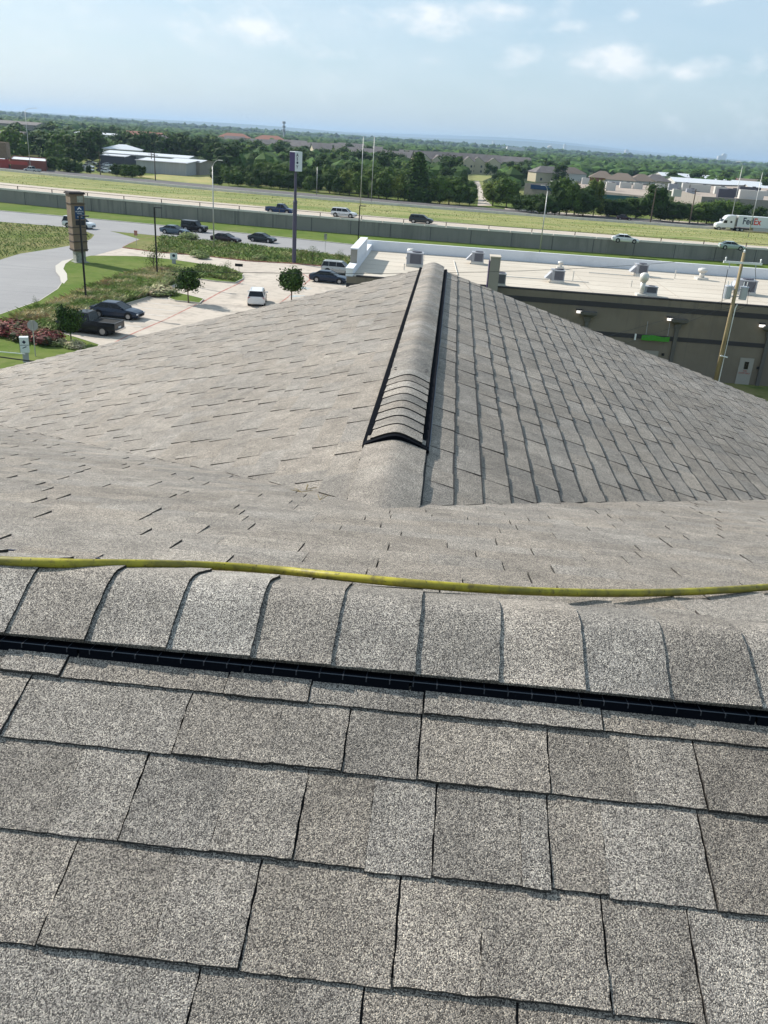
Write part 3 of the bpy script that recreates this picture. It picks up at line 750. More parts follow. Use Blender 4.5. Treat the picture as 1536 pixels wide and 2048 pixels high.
b=MB(); b.box((.2,3.38,ZR+.95),(.56,.03,1.6)); b.build('parapet_end',M['taupe2'],store)
b=MB()
b.box((SL/2,-.012,5.72),(SL,.04,.42)); b.box((SL/2,-.012,3.35),(SL,.04,.36)); b.build('dark_band',M['darkband'],store)
def to_store(x,y,z):
    p=at(x,y,z); d=p-SO; return Matrix.Rotation(-SA,3,'Z')@d
def on_front(x,y):
    # ray meets the store front plane
    d=ray(x,y); n=Vector((-math.sin(SA),math.cos(SA),0)); t=(SO-Vector((0,0,H))).dot(n)/d.dot(n)
    q=Vector((0,0,H))+d*t-SO; return Matrix.Rotation(-SA,3,'Z')@q
for (x,y) in ((1158,622),(1339,637),(1523,650)):
    p=on_front(x,y); l=MB(); l.box((p.x,-.14,p.z+.12),(.5,.22,.10)); o=l.build('wall_light',M['black'],store)
    l=MB(); l.box((p.x,-.17,p.z-.03),(.42,.2,.2)); l.build('lens',M['lampwhite'],o)
for (x,y,x2) in ((1176,625,1),(1357,640,1),(1541,655,1)):
    p=on_front(x,y); l=MB(); l.loft([[(p.x-s*.6,-.02-.5*s,p.z+h),(p.x+s*.6,-.02-.5*s,p.z+h),(p.x+s*.6,-.02,p.z+h),(p.x-s*.6,-.02,p.z+h)] for s,h in ((.35,-.75),(.5,-.35),(1.1,-.1),(1.15,.12))])
    l.box((p.x,-.12,(p.z-.7)/2),(.3,.2,p.z-.7)); l.build('downspout',M['dspout'],store,recalc=True)
p=on_front(1489,742); dr=MB(); dr.box((p.x,-.03,1.12),(1.15,.05,2.24)); od=dr.build('door',M['door'],store)
b=MB(); b.box((p.x+.02,-.06,1.62),(.34,.03,.62)); b.build('window',M['glass'],od)
for i,(tx,sz,dz) in enumerate((('THIS',.16,1.15),('DOOR ONLY',.16,.96))):
    t=text_mesh(tx,sz,M['redink'],'lettering',od); t.rotation_euler=(math.pi/2,0,0); t.location=(p.x,-.066,dz)
b=MB(); b.box((p.x+1.0,-.05,1.5),(.16,.1,.2)); b.build('wall_box',M['black'],store)
p=on_front(1303,705); dr=MB(); dr.box((p.x,-.03,1.12),(1.15,.05,2.24)); dr.build('door',M['taupe2'],store)
b=MB(); b.box((p.x+.95,-.08,2.0),(.2,.12,.2)); b.build('wall_box',M['black'],store)
p=on_front(1270,673); b=MB(); b.box((p.x,-.1,p.z),(.12,.2,.5)); b.build('wall_box',M['insul'],store)
# green banner on two lines
p=on_front(1310,675); b=MB(); n=10
for i in range(n):
    xa=p.x-1.15+2.3*i/n; xb=xa+2.3/n; y=lambda x:-.25-.05*math.sin(x*5)
    b.loft([[(x,y(x),p.z-.24),(x,y(x)-.02,p.z-.24),(x,y(x)-.02,p.z+.18+.05*math.sin(x*3)),(x,y(x),p.z+.18+.05*math.sin(x*3))] for x in (xa,xb)],cap=False)
o=b.build('green_banner',M['green'],store,recalc=True)
for s in (-.85,.95):
    b=MB(); b.tube([(p.x+s,-.24,p.z+.25),(p.x+s,-.1,p.z+1.3)],.02,5); b.build('hanging_line',M['hvac'],o)
for (xa,ya,xb,yb) in ((13,6,21,6.2),(22,13,30,12.6),(9,14.5,9.3,5)):
    b=MB(); b.tube([(xa,ya,ZR+.09),(xb,yb,ZR+.09)],.04,6); b.build('conduit',M['ventwhite'],store)
# fin pillar with the thin purple edge
p=to_store(985,578,6.5)
b=MB(); b.box((7.75+4.45-.1,-.75,4.5),(.8,1.4,9.0)); b.build('pillar',M['taupe2'],store)
b=MB(); b.box((7.75+4.45-.1,-.75,9.04),(.88,1.48,.08)); b.build('pillar_cap',M['tpo'],store)
b=MB(); b.box((7.75+4.45-.1-.44,-.75,7.6),(.07,1.2,2.2)); b.build('purple_sign',M['purple'],store)
# roof equipment
def hvac(x,y,w,d,h,label,rz=0,hood=True,small=False):
    p=at(x,y,ZR); e=empty('rooftop_unit',(p.x,p.y+d*.5,ZR),SA+rz,label,'air conditioner','air conditioning units on the cream roof')
    b=MB(); b.box((0,0,.12),(w*1.06,d*1.06,.24)); b.build('curb_base',M['ventwhite'],e)
    b=MB(); b.box((0,0,.24+h*.42),(w,d,h*.84)); b.box((0,0,.24+h*.88),(w*1.05,d*1.05,.07)); b.build('cabinet',M['hvac'],e)
    b=MB()
    for k in range(9): b.box((w*.06,-d/2-.012,.34+k*h*.085),(w*.7,.02,h*.055))
    b.build('louvre_panel',M['louvre'],e)
    b=MB(); b.tube([(w*.1,0,.24+h*.9),(w*.1,0,.24+h*.99)],min(w,d)*.34,14); b.build('fan',M['louvre'],e)
    if hood:
        b=MB(); b.loft([[(-w/2,-d*.4,.3),(-w/2,d*.4,.3),(-w/2,d*.4,h*.95),(-w/2,-d*.4,h*.95)],[(-w/2-.55,-d*.4,.35),(-w/2-.55,d*.4,.35),(-w/2-.06,d*.4,h*.95),(-w/2-.06,-d*.4,h*.95)]]); b.build('intake_hood',M['hvac'],e,recalc=True)
    return e
hvac(829,534,1.5,1.3,1.1,'grey rooftop unit just left of the far tip of the shingle ridge',hood=False)
hvac(955,529,1.15,1.2,.95,'grey rooftop unit with side hood, left of the purple-edged pillar, near the back parapet')
hvac(999,574,.95,1.1,.9,'small grey rooftop unit close to the right side of the purple-edged pillar',hood=False)
hvac(1115,567,1.1,1.2,.95,'grey rooftop unit standing alone in the middle of the cream roof')
hvac(1283,553,1.1,1.2,.95,'grey rooftop unit with side hood below the highway, right of roof centre')
hvac(1300,593,1.1,.8,.6,'low light-grey rooftop unit beside the tall white vent at the roof front edge',hood=False)
hvac(1492,590,1.6,1.4,1.1,'large grey rooftop unit partly behind the pole transformers')
def mushroom(x,y,h,r,label):
    p=at(x,y,ZR); e=empty('roof_vent',(p.x,p.y,ZR),0,label,'roof vent','white exhaust vents on the cream roof')
    b=MB(); b.box((0,0,.1),(r*3,r*3,.2)); b.build('curb_base',M['ventwhite'],e)
    b=MB(); b.tube([(0,0,.2),(0,0,h*.62)],r*.7,12); b.tube([(0,0,h*.60),(0,0,h*.7),(0,0,h*.92),(0,0,h)],[r*.8,r*1.25,r*1.2,r*.5],14); b.build('hood',M['ventwhite'],e,smooth=True)
mushroom(821,517,.95,.32,'white mushroom vent near the back left corner of the cream roof')
mushroom(1120,537,.7,.22,'small white vent in front of the back parapet, left of the middle unit')
mushroom(1402,559,1.1,.36,'round white vent left of the utility pole on the cream roof')
mushroom(1282,592,1.9,.30,'tall white vent at the front edge of the cream roof')
for (x,y,h) in ((1145,562,.8),(1349,557,.7),(1262,574,.5),(808,540,.5)):
    p=at(x,y,ZR); b=MB(); b.tube([(0,0,0),(0,0,h)],.05,8); b.tube([(0,0,h),(0,0,h+.06)],.07,8)
    o=b.build('vent_pipe',M['ventwhite'],None,loc=(p.x,p.y,ZR),smooth=False); tag(o,{1145:'thin pipe right of the lone middle rooftop unit',1349:'thin pipe between the hooded unit and the round vent',1262:'short pipe left of the tall white vent',808:'short pipe left of the unit at the ridge tip'}[x],'pipe','thin vent pipes on the cream roof')
# ---------------------------------------------------------------- utility pole
up_=Vector((25.6,66.2,0)); PH=10.6
# lean follows the picture: base hidden behind the roof edge
pb=at_dist(1432,758,68.5); pt_=at_dist(1485,505,68.5)
up=empty('utility_pole',(pb.x,68.5,0),0,'wooden utility pole with crossarm and two grey transformers beside the store','utility pole')
hz=pt_.z; lx=0.0
b=MB(); b.tube([(lx*0,0,0),(lx,0,hz)],[.19,.12],12); b.build('pole',M['wood'],up,smooth=True)
b=MB(); b.box((0,-.16,hz-.75),(3.0,.12,.16),rz=.02); b.build('crossarm',M['insul'],up)
for x in (-1.35,1.35):
    b=MB(); b.tube([(x,-.16,hz-.66),(x,-.16,hz-.45)],[.05,.07],8); b.tube([(x,-.16,hz-.45),(x,-.16,hz-.38)],[.08,.03],8); b.build('insulator',M['insul'],up)
    b=MB(); b.tube([(x*.75,-.22,hz-.84),(x*.75+.04,-.22,hz-1.2)],.035,6); b.build('fuse_cutout',M['greymetal'],up)
b=MB(); b.tube([(0,0,hz),(0,0,hz+.15)],[.06,.09],8); b.tube([(0,0,hz+.15),(0,0,hz+.22)],[.09,.03],8); b.build('insulator',M['insul'],up)
for x in (-.62,.62):
    b=MB(); zc=hz-3.0; b.tube([(x,-.05,zc-.5),(x,-.05,zc+.42)],.30,16); b.tube([(x,-.05,zc+.42),(x,-.05,zc+.5)],[.33,.30],16)
    o=b.build('transformer',M['greymetal'],up,smooth=False)
    b=MB()
    for q in (-.12,.14): b.tube([(x+q,-.05,zc+.5),(x+q,-.05,zc+.85)],[.05,.03],8)
    b.build('bushing',M['insul'],o)
b=MB(); b.tube([(-.6,-.05,hz-2.75),(.6,-.05,hz-2.75)],.04,6); b.tube([(-.6,-.05,hz-3.3),(.6,-.05,hz-3.3)],.04,6); b.build('bracket',M['greymetal'],up)
b=MB(); b.tube([(.22,-.12,0.2),(.22,-.12,hz-4.2),(.3,-.15,hz-3.9)],.045,8); b.build('conduit',M['insul'],up)
b=MB(); b.tube([(-.15,-.2,2.9),(.45,-.2,2.8)],.05,6); b.build('step_bracket',M['insul'],up)
b=MB(); b.tube([(1.05,-.22,hz-1.2),(1.35,-.2,hz-2.2),(1.1,-.1,hz-2.9),(.62,-.1,hz-2.3)],.018,6); b.tube([(-1.0,-.1,hz-1.3),(-1.05,-.3,hz-3.2),(-.9,-.2,hz-4.4),(-.2,-.1,hz-4.2)],.022,6); b.tube([(.9,-.2,hz-2.6),(1.0,-.3,hz-3.9),(.3,-.1,hz-4.4)],.022,6); b.build('jumper_wire',M['black'],up)
def sag(a,c,s,n=16): 
    a=Vector(a);c=Vector(c); return [a.lerp(c,t/n)-Vector((0,0,4*s*(t/n)*(1-t/n))) for t in range(n+1)]
tp=Vector((pb.x,68.5,hz))
wm=mat('overhead_wire',(.05,.05,.05),.6)
for (a,c,s,l) in ((tp+Vector((-1.35,-.16,-.4)),(-10,38,11.3),.5,'thin overhead wire from the left end of the crossarm down across the store'),
                (tp+Vector((0,0,-3.3)),(2,44,6.0),.5,'thin wire from the transformers down across the dark store wall'),
                (tp+Vector((0,0,-3.9)),(4,46,5.0),.5,'lowest thin wire from below the transformers to the hidden lot')):
    b=MB(); b.tube(sag(a,c,s),.012,4); tag(b.build('power_line',wm),l,'wire','thin wires hanging from the utility pole')
pA=at_dist(-60,704,45); pB=at_dist(110,724,45)
b=MB(); b.tube(sag(pA,pB+ (pB-pA)*.4,.1),.035,6); tag(b.build('black_overhead_cable',M['black']),'thick black overhead cable crossing the grass at the lower left','cable')
pA=at_dist(-60,698,60); pB=at_dist(50,708,60)
b=MB(); b.tube([pA,pB],.03,6); tag(b.build('white_gate_bar',M['insul']),'thin white bar ending at the small directory sign at the lower left','bar')
# ---------------------------------------------------------------- signs and lamps
b0=at(160,526); sg=empty('monument_sign',b0,rad(38),'tall tan square tower sign with dark bands and a blue panel by the side road','sign')
b=MB(); b.box((0,0,.8),(1.25,1.25,1.6)); b.box((0,0,.1),(1.8,1.8,.2)); b.build('base',M['stone'],sg)
b=MB(); b.box((0,0,5.0),(1.72,1.72,6.9)); b.build('tower',M['tan'],sg)
b=MB()
for z in (1.75,2.75,3.65,4.5,7.3):
    b=MB(); b.box((0,0,z),(1.90,1.90,.07)); b.build('trim_band',M['trim'],sg)
b=MB(); b.box((0,0,8.5),(2.05,2.05,.16)); b.box((0,0,8.62),(1.85,1.85,.1)); b.build('cap',M['trim'],sg)
b=MB(); b.box((.55-.2,-.875,7.85),(.75,.03,.75)); b.build('sign_panel',M['stone'],sg)
pn=MB(); pn.box((.15,-.885,6.25),(1.15,.06,1.55)); o=pn.build('sign_panel',M['bluesign'],sg)
b=MB(); b.poly([(-.15,-.920,6.62),(.15,-.920,6.95),(.45,-.920,6.62),(.3,-.920,6.62),(.15,-.920,6.78),(.0,-.920,6.62)]); b.build('emblem',M['whiteink'],o)
for tx,z,s in (('HOSPITAL',6.38,.23),('HOTEL',6.15,.20),('SUITES',5.75,.22)):
    t=text_mesh(tx,s,M['whiteink'],'lettering',o); t.rotation_euler=(math.pi/2,0,0); t.location=(.15,-.921,z)
b=MB(); b.box((.15,-.885,5.05),(1.15,.06,.6)); b.build('sign_panel',M['blacksign'],sg)
py=at(588,527); pl=empty('pylon_sign',py,rad(45),'tall pylon with a purple and white box sign on a dark violet pole','sign')
b=MB(); b.tube([(0,0,0),(0,0,8.3)],.29,12); b.tube([(0,0,8.3),(0,0,8.6)],[.33,.2],12); b.tube([(0,0,8.6),(0,0,12.3)],.19,12); b.build('pole',M['purplepole'],pl)
b=MB(); b.box((0,0,13.55),(1.22,1.22,2.5)); ob=b.build('sign_box',M['signwhite'],pl)
b=MB(); b.box((-.62,0,13.5),(.03,1.14,2.4)); b.build('purple_face',M['purple'],ob)
for ch,z in (('A',14.35),('S',13.85),('Y',12.85)):
    t=text_mesh(ch,.55,M['ink'],'lettering',ob,bold=.015); t.rotation_euler=(math.pi/2,0,0); t.location=(-.25,-.625,z)
b=MB(); b.tube([(-.22,-.61,13.4),(-.22,-.625,13.4)],.17,14); b.build('emblem',M['ink'],ob)
def lot_lamp(x,y,ytop,label,hgt=None):
    p=at(x,y); h=hgt or at_dist(x,ytop,p.y).z
    e=empty('lot_lamp',p,SA,label,'street lamp','dark square lamp posts of the parking lot')
    b=MB(); b.tube([(0,0,0),(0,0,.75)],.3,14); b.build('concrete_base',M['kerb'],e)
    b=MB(); b.box((0,0,h/2+.3),(.15,.15,h-.6)); b.build('pole',M['black'],e)
    b=MB(); b.box((.5,0,h),(.75,.36,.10)); b.box((.12,0,h),(.3,.08,.06)); b.build('lamp_head',M['black'],e)
    return e
lot_lamp(173,610,432,'dark lamp post standing in front of the tan tower sign')
lot_lamp(315,560,415,'dark lamp post rising from the grass bed between tower sign and small trees')
lot_lamp(714.5,520,411,'dark lamp post just behind the white raised parapet')
def hw_lamp(x,y,xt,yt,label,Y=None,dbl=False,arm=1.6,dirx=1,noarm=False,r=.11):
    p=at(x,y) if Y is None else at_dist(x,y,Y); h=at_dist(xt,yt,p.y).z; p.z=0
    e=empty('highway_lamp',p,0,label,'street lamp','tall galvanised lamp posts along the highway')
    b=MB(); b.tube([(0,0,0),(0,0,h-(0 if noarm else .9))],[r,r*.6],10); b.build('pole',M['steel'],e,smooth=True)
    for s in ((1,-1) if dbl else (dirx,)):
        if noarm: continue
        b=MB(); b.tube([(0,0,h-1.0),(s*.25*arm,0,h-.4),(s*.7*arm,0,h-.05),(s*arm,0,h)],.05,6); b.build('arm',M['steel'],e)
        b=MB(); b.box((s*(arm+.25),0,h),(.65,.26,.13)); b.build('lamp_head',M['coping'],e)
    return e
hw_lamp(428,499,432,320,'pale lamp post rising from the verge behind the maroon sedan',arm=.9)
hw_lamp(720,419,724,273,'tall pale pole behind the white SUV on the highway, left of a similar one',noarm=True)
hw_lamp(742,408,749,273,'tall pale pole beyond the median, right of a similar one',noarm=True)
hw_lamp(1079,507,1092,371,'pale lamp post with a short arm in front of the tan office building',arm=.7,dirx=-1)
hw_lamp(1457,463,1480,324,'pale lamp post crossing the white truck cab',arm=1.3,dirx=-1)
hw_lamp(1494,485,1527,345,'pale bare post crossing the truck trailer',noarm=True)
hw_lamp(1523,440,1536,395,'short pale post at the right edge behind the truck',noarm=True)
hw_lamp(62,346,52,215,'tall pale lamp post at the far left above the red restaurant',arm=3.2)
hw_lamp(633,392,632,334,'thin pale pole in front of the tree belt right of the pylon sign',noarm=True)
def wood_pole(x,y,xt,yt,label):
    p=at(x,y); h=at_dist(xt,yt,p.y).z
    e=empty('timber_pole',p,0,label,'utility pole','dark timber poles beyond the highway')
    b=MB(); b.tube([(0,0,0),(0,0,h)],[.2,.13],8); b.build('pole',M['bark'],e); b=MB(); b.box((0,0,h-.6),(2.2,.12,.14)); b.build('crossarm',M['bark'],e)
wood_pole(201,350,200,302,'dark timber pole right of the red restaurant trees')
wood_pole(311,363,309,306,'dark timber pole at the left corner of the tan field')
wood_pole(304,345,303,305,'dark timber pole close behind the one at the tan field')
wood_pole(1300,447,1312,375,'dark timber pole between the round tree and the tan office')
wood_pole(1378,451,1391,378,'dark timber pole left of the white truck')
def post_sign(x,y,h,w,hh,m,label,name='road_sign',rz=0,cat='sign',grp=None):
    p=at(x,y); e=empty(name,p,rz,label,cat,grp)
    b=MB(); b.tube([(0,0,0),(0,0,h)],.035,6); b.build('post',M['steel'],e)
    b=MB(); b.box((0,-.05,h-hh/2),(w,.03,hh)); b.build('sign_face',m,e); return e
post_sign(273,493,2.3,.5,.7,M['redpaint'],'small red road sign at the entrance near the frontage road')
post_sign(650,507,3.0,.45,.9,M['stone'],'tall narrow sign post in the verge left of the white parapet')
post_sign(478,548,1.3,1.0,.35,M['black'],'black box on a post at the tip of the grass island','mailbox',cat='mailbox')
e=post_sign(348,529,1.5,.95,.85,M['signwhite'],'square white sign with dark marks on the grass island',rz=.2)
b=MB(); b.box((0,0,.35),(.5,.2,.7)); b.build('pedestal',M['hvac'],e); b=MB(); b.tube([(0,-.068,1.15),(0,-.075,1.15)],.2,10); b.build('emblem',M['ink'],e)
# octagonal sign seen from behind
p=at(71.5,716); e=empty('stop_sign',p,.1,'grey back of an octagonal road sign on the lower left lawn','sign')
b=MB(); b.tube([(0,0,0),(0,0,2.9)],.04,8); b.build('post',M['steel'],e)
b=MB(); a=[(math.cos(math.pi/8+k*math.pi/4)*.42,math.sin(math.pi/8+k*math.pi/4)*.42) for k in range(8)]
b.loft([[(x,.05+d_,2.5+z) for x,z in a] for d_ in (0,.02)]); b.build('sign_plate',mat('grey_sign_back',(.33,.32,.32),.6),e,recalc=True)
p=at(53,727); e=empty('directory_sign',p,.35,'small white box sign with black arrow marks on a grey pedestal, lower left lawn','sign')
b=MB(); b.box((0,0,.45),(.42,.3,.9)); b.build('pedestal',M['hvac'],e)
b=MB(); b.box((0,0,1.45),(.62,.5,1.15)); ob=b.build('sign_box',M['signwhite'],e)
b=MB(); b.box((-.32,0,1.45),(.03,.46,1.1)); b.build('dark_side',M['ink'],ob)
b=MB(); b.tube([(0,-.255,1.68),(0,-.262,1.68)],.14,4); b.box((0,-.257,1.28),(.3,.012,.06),rot=Matrix.Rotation(-.4,3,'Y')); b.box((0,-.257,1.45),(.58,.012,.03)); b.build('arrow_mark',M['ink'],ob)
# ---------------------------------------------------------------- vehicles
def wheel(e,x,y,r,w=.22):
    s=1 if y>0 else -1
    b=MB(); b.tube([(x,y-s*w,r),(x,y,r)],r,18); o=b.build('wheel',M['tyre'],e)
    b=MB(); b.tube([(x,y-s*.02,r),(x,y+s*.008,r)],r*.64,12); b.build('rim',M['rim'],o)
def ring(x,zb,zt,w,tw):
    return [(x,-w*.86,zb),(x,-w,zb+.18),(x,-w,zb+(zt-zb)*.62),(x,-w*tw,zt),(x,0,zt+.015),(x,w*tw,zt),(x,w,zb+(zt-zb)*.62),(x,w,zb+.18),(x,w*.86,zb)]
def car(name,loc,rz,kind,L,colr,label,cat,group=None,Wd=None,Hh=None):
    e=empty(name,loc,rz,label,cat,group)
    W2=(Wd or {'sedan':1.82,'suv':1.93,'pickup':1.98,'jeep':1.88}[kind])/2
    h=Hh or {'sedan':1.43,'suv':1.72,'pickup':1.85,'jeep':1.83}[kind]
    X=lambda f:f*L
    if kind=='sedan':
        st=[(-.5,.42,.80,.86,.9),(-.485,.27,.93,.95,.9),(-.40,.2,.99,1,.9),(-.2,.2,.97,1,.92),(.1,.2,.95,1,.92),(.2,.2,.93,1,.9),(.38,.2,.82,.99,.86),(.47,.22,.70,.93,.84),(.5,.30,.56,.82,.82)]
        cb=(-.40,.235);ct=(-.24,.05);belt=.93
    elif kind=='suv':
        st=[(-.5,.45,.95,.9,.93),(-.49,.3,1.06,.97,.93),(-.4,.22,1.08,1,.94),(0,.22,1.08,1,.94),(.2,.22,1.07,1,.93),(.3,.22,1.04,1,.9),(.45,.22,.93,.97,.88),(.49,.26,.78,.92,.86),(.5,.36,.62,.86,.86)]
        cb=(-.49,.27);ct=(-.43,.10);belt=1.03
    elif kind=='jeep':
        st=[(-.5,.45,1.1,.95,.97),(-.49,.35,1.15,.98,.97),(0,.3,1.15,1,.97),(.16,.3,1.14,1,.95),(.2,.3,1.12,.98,.9),(.45,.3,1.06,.94,.9),(.49,.38,1.0,.9,.9),(.5,.45,.85,.86,.9)]
        cb=(-.485,.2);ct=(-.47,.12);belt=1.1
    else:
        st=[(-.5,.5,1.02,.95,.96),(-.495,.38,1.1,.98,.96),(-.1,.3,1.12,1,.96),(.15,.3,1.12,1,.95),(.24,.3,1.12,1,.93),(.3,.3,1.08,1,.9),(.45,.3,1.0,.97,.88),(.49,.34,.88,.93,.86),(.5,.42,.7,.88,.86)]
        cb=(-.1,.27);ct=(-.06,.13);belt=1.07
    m=P[colr]
    b=MB(); b.loft([ring(X(a),zb,zt,W2*w,tw) for a,zb,zt,w,tw in st]); body=b.build('body',m,e,smooth=False,recalc=True)
    # cabin: glass frustum with body-colour roof and pillars
    zr=h; wb=W2*.93; wt_=W2*.74 if kind!='jeep' else W2*.86
    bot=[(X(cb[0]),-wb,belt),(X(cb[1]),-wb*.96,belt),(X(cb[1]),wb*.96,belt),(X(cb[0]),wb,belt)]
    top=[(X(ct[0]),-wt_,zr-.05),(X(ct[1]),-wt_,zr-.05),(X(ct[1]),wt_,zr-.05),(X(ct[0]),wt_,zr-.05)]
    b=MB(); b.loft([bot,top]); b.build('window',M['glass'],e,recalc=True)
    b=MB(); g=.03
    rf=[[(x*1.0+(g if x>0 else -g)*0,y*1.03,zr-.07) for x,y,z in top],[(x,y*.97,zr-.015) for x,y,z in top],[(x*.9 if kind!='jeep' else x,y*.75,zr+.01) for x,y,z in top]]
    if ct[0]<-.3: rf=[[(X(ct[0])-.08 if q[0]<X(ct[0])+.2 else q[0],q[1],q[2]) for q in r_] for r_ in rf[:2]]+rf[2:]
    b.loft(rf); b.build('roof',m,e,recalc=True)
    b=MB()
    for s in (-1,1):
        for (i,j) in ((0,0),(1,1)):
            p0=Vector(bot[i if s<0 else 3-i]);p1=Vector(top[i if s<0 else 3-i]); b.tube([p0,p1],.03,5)
        npil=(-.08,) if kind!='suv' else (-.05,-.27)
        for f in npil:
            t=.12
            if kind=='pickup': f=.06
            b.tube([(X(f),s*wb*1.0,belt),(X(f),s*wt_*1.02,zr-.05)],.026,5)
    b.build('pillar',m,e)
    r={'sedan':.33,'suv':.37,'pickup':.40,'jeep':.41}[kind]; fx=.31 if kind!='jeep' else .34; rx=-.30 if kind!='jeep' else -.28
    if kind=='sedan': rx=-.29
    b=MB(); b.box((0,0,.32),(L*.86,W2*1.7,.22))
    for x in (X(fx),X(rx)):
        for s in (-1,1): b.tube([(x,s*(W2-.35),r+.03),(x,s*(W2+.004),r+.03)],r+.075,16)
    b.build('underbody',M['under'],e)
    for x in (X(fx),X(rx)):
        for s in (-1,1): wheel(e,x,s*(W2+.012),r)
    hz_=st[-2][2]-.13; tz=st[1][2]-.16
    for s in (-1,1):
        b=MB(); b.box((X(.478),s*W2*.70,hz_),(.16,.34,.13),rz=-s*.35); b.build('headlight',M['lampclear'],e)
        b=MB(); b.box((X(-.488),s*W2*.80,tz),(.10,.26,.18 if kind!='suv' else .26)); b.build('tail_light',M['lampred'],e)
        b=MB(); b.box((X(cb[1]-.05),s*(W2+.08),belt+.06),(.12,.2,.14)); b.build('mirror',m,e)
    b=MB(); b.box((X(.497),0,hz_-.12),(.05,W2*1.05,.2)); b.build('grille',M['under'],e)
    b=MB(); b.box((X(-.5),0,tz-.2),(.03,.5,.14)); b.build('number_plate',M['signwhite'],e)
    b=MB()
    for s in (-1,1):
        b.box((0,s*(W2+.003),(belt*.62)),(L*.42,.006,.014))
        for f in (-.15,.06): b.box((X(f),s*(W2+.006),belt*.8),(.16,.02,.03))
    b.build('door_line',M['under'],e)
    if kind=='pickup':
        b=MB(); b.box((X(-.305),0,1.125),(L*.36,W2*1.62,.012)); b.build('truck_bed',M['under'],e)
        b=MB()
        for s in (-1,1): b.box((X(-.305),s*W2*.90,1.15),(L*.385,.1,.07))
        b.box((X(-.49),0,1.13),(.08,W2*1.75,.08)); b.build('bed_rail',m,e)
        b=MB(); b.box((X(-.51),0,.52),(.16,W2*1.8,.16)); b.build('rear_bumper',M['chrome'],e)
    if kind=='jeep':
        b=MB(); b.tube([(X(-.5),0,1.0),(X(-.5)-.2,0,1.0)],.37,16); b.build('spare_wheel',M['tyre'],e)
    if kind=='suv':
        b=MB()
        for s in (-1,1): b.tube([(X(-.38),s*wt_*.86,zr+.05),(X(.02),s*wt_*.86,zr+.05)],.02,5)
        b.build('roof_rail',M['steel'],e)
    return e
def slope(f,X): return math.atan2(f(X+5)-f(X-5),10)
def road_car(name,x,y,z,f,kind,L,colr,label,cat,group,rev=False,**k):
    p=at(x,y,z); a=slope(f,p.x)+(math.pi if rev else 0)
    W2=.9; p=Vector((p.x,p.y+W2,z))
    return car(name,p,a,kind,L,colr,label,cat,group,**k)
gF='cars on the frontage road'; gH='cars driving on the raised highway'
road_car('suv_car',155,457,.02,fB2,'suv',5.4,'white','white SUV half hidden behind the tan tower sign','car',gF,Hh=1.9)
road_car('sedan_car',347,469,.02,fB2,'sedan',4.9,'steel','steel-blue sedan on the frontage road just left of the boxy black off-roader','car',gF)
road_car('off_road_car',387,464,.02,fB2,'jeep',4.5,'black','boxy black off-roader on the frontage road','car',gF)
road_car('sedan_car',450,486,.02,fB2,'sedan',4.9,'maroon','dark maroon sedan behind the pale lamp post on the frontage road','car',gF)
road_car('sedan_car',523,485,.02,fB2,'sedan',4.7,'dark','black sedan at the right end of the frontage-road queue','car',gF)
road_car('pickup_truck',559,428,HW,fB5,'pickup',5.5,'blue','dark blue pickup on the highway touching the pylon sign post','pickup',gH)
road_car('suv_car',687,435,HW,fB5,'suv',5.0,'white','white SUV on the highway between pylon sign and tall pale poles','car',gH)
road_car('suv_car',842,447.5,HW,fB5,'suv',4.6,'dark','small black SUV on the highway near picture centre','car',gH,Hh=1.6)
road_car('sedan_car',1252,486,HW,fB5,'sedan',4.9,'white','white sedan on the highway right of the pale lamp post','car',gH)
road_car('sedan_car',1465,500,HW,fB5,'sedan',4.6,'pale','pale green-silver sedan on the highway above the utility pole','car',gH)
road_car('pickup_truck',63,345,.28,fB6,'pickup',5.6,'silver','silver pickup on the far carriageway in front of the red restaurant','pickup',None,rev=True)
road_car('sedan_car',1226,433,.03,fB7,'sedan',4.5,'dark','dark car in the tree shade on the far service road','car',None)
road_car('sedan_car',1249,441,.28,fB6,'sedan',4.3,'maroon','reddish low car on the far carriageway below the shaded dark car','car',None)
aN=math.atan2(cn.y,cn.x)
p=at(205,664); q=p-cn*.9-cd*.6
car('pickup_truck',(q.x,q.y,.016),aN+math.pi,'pickup',5.7,'black','black pickup parked nose-in beside the grass bed, lower left lot','pickup','cars parked in the near lot')
p=at(240,640); 
car('sedan_car',(p.x-.6,p.y+1.1,.016),aN,'sedan',4.9,'navy','dark navy sedan parked next to the black pickup','car','cars parked in the near lot',Hh=1.46)
p=at(508,614); car('suv_car',(p.x,p.y+2.1,.016),rad(96),'suv',4.4,'white','white compact SUV seen from behind in the middle of the lot','car','cars parked in the near lot',Wd=1.84,Hh=1.66)
p=at(655,567); car('sedan_car',(p.x+.1,p.y+1.0,.016),rad(-8),'sedan',4.9,'navy','navy sedan at the left end wall of the white-roofed store','car','cars parked in the near lot')
p=at(676,552); car('suv_car',(p.x,p.y+1.5,.016),rad(-8),'suv',4.6,'silver','silver SUV parked behind the navy sedan by the store','car','cars parked in the near lot')
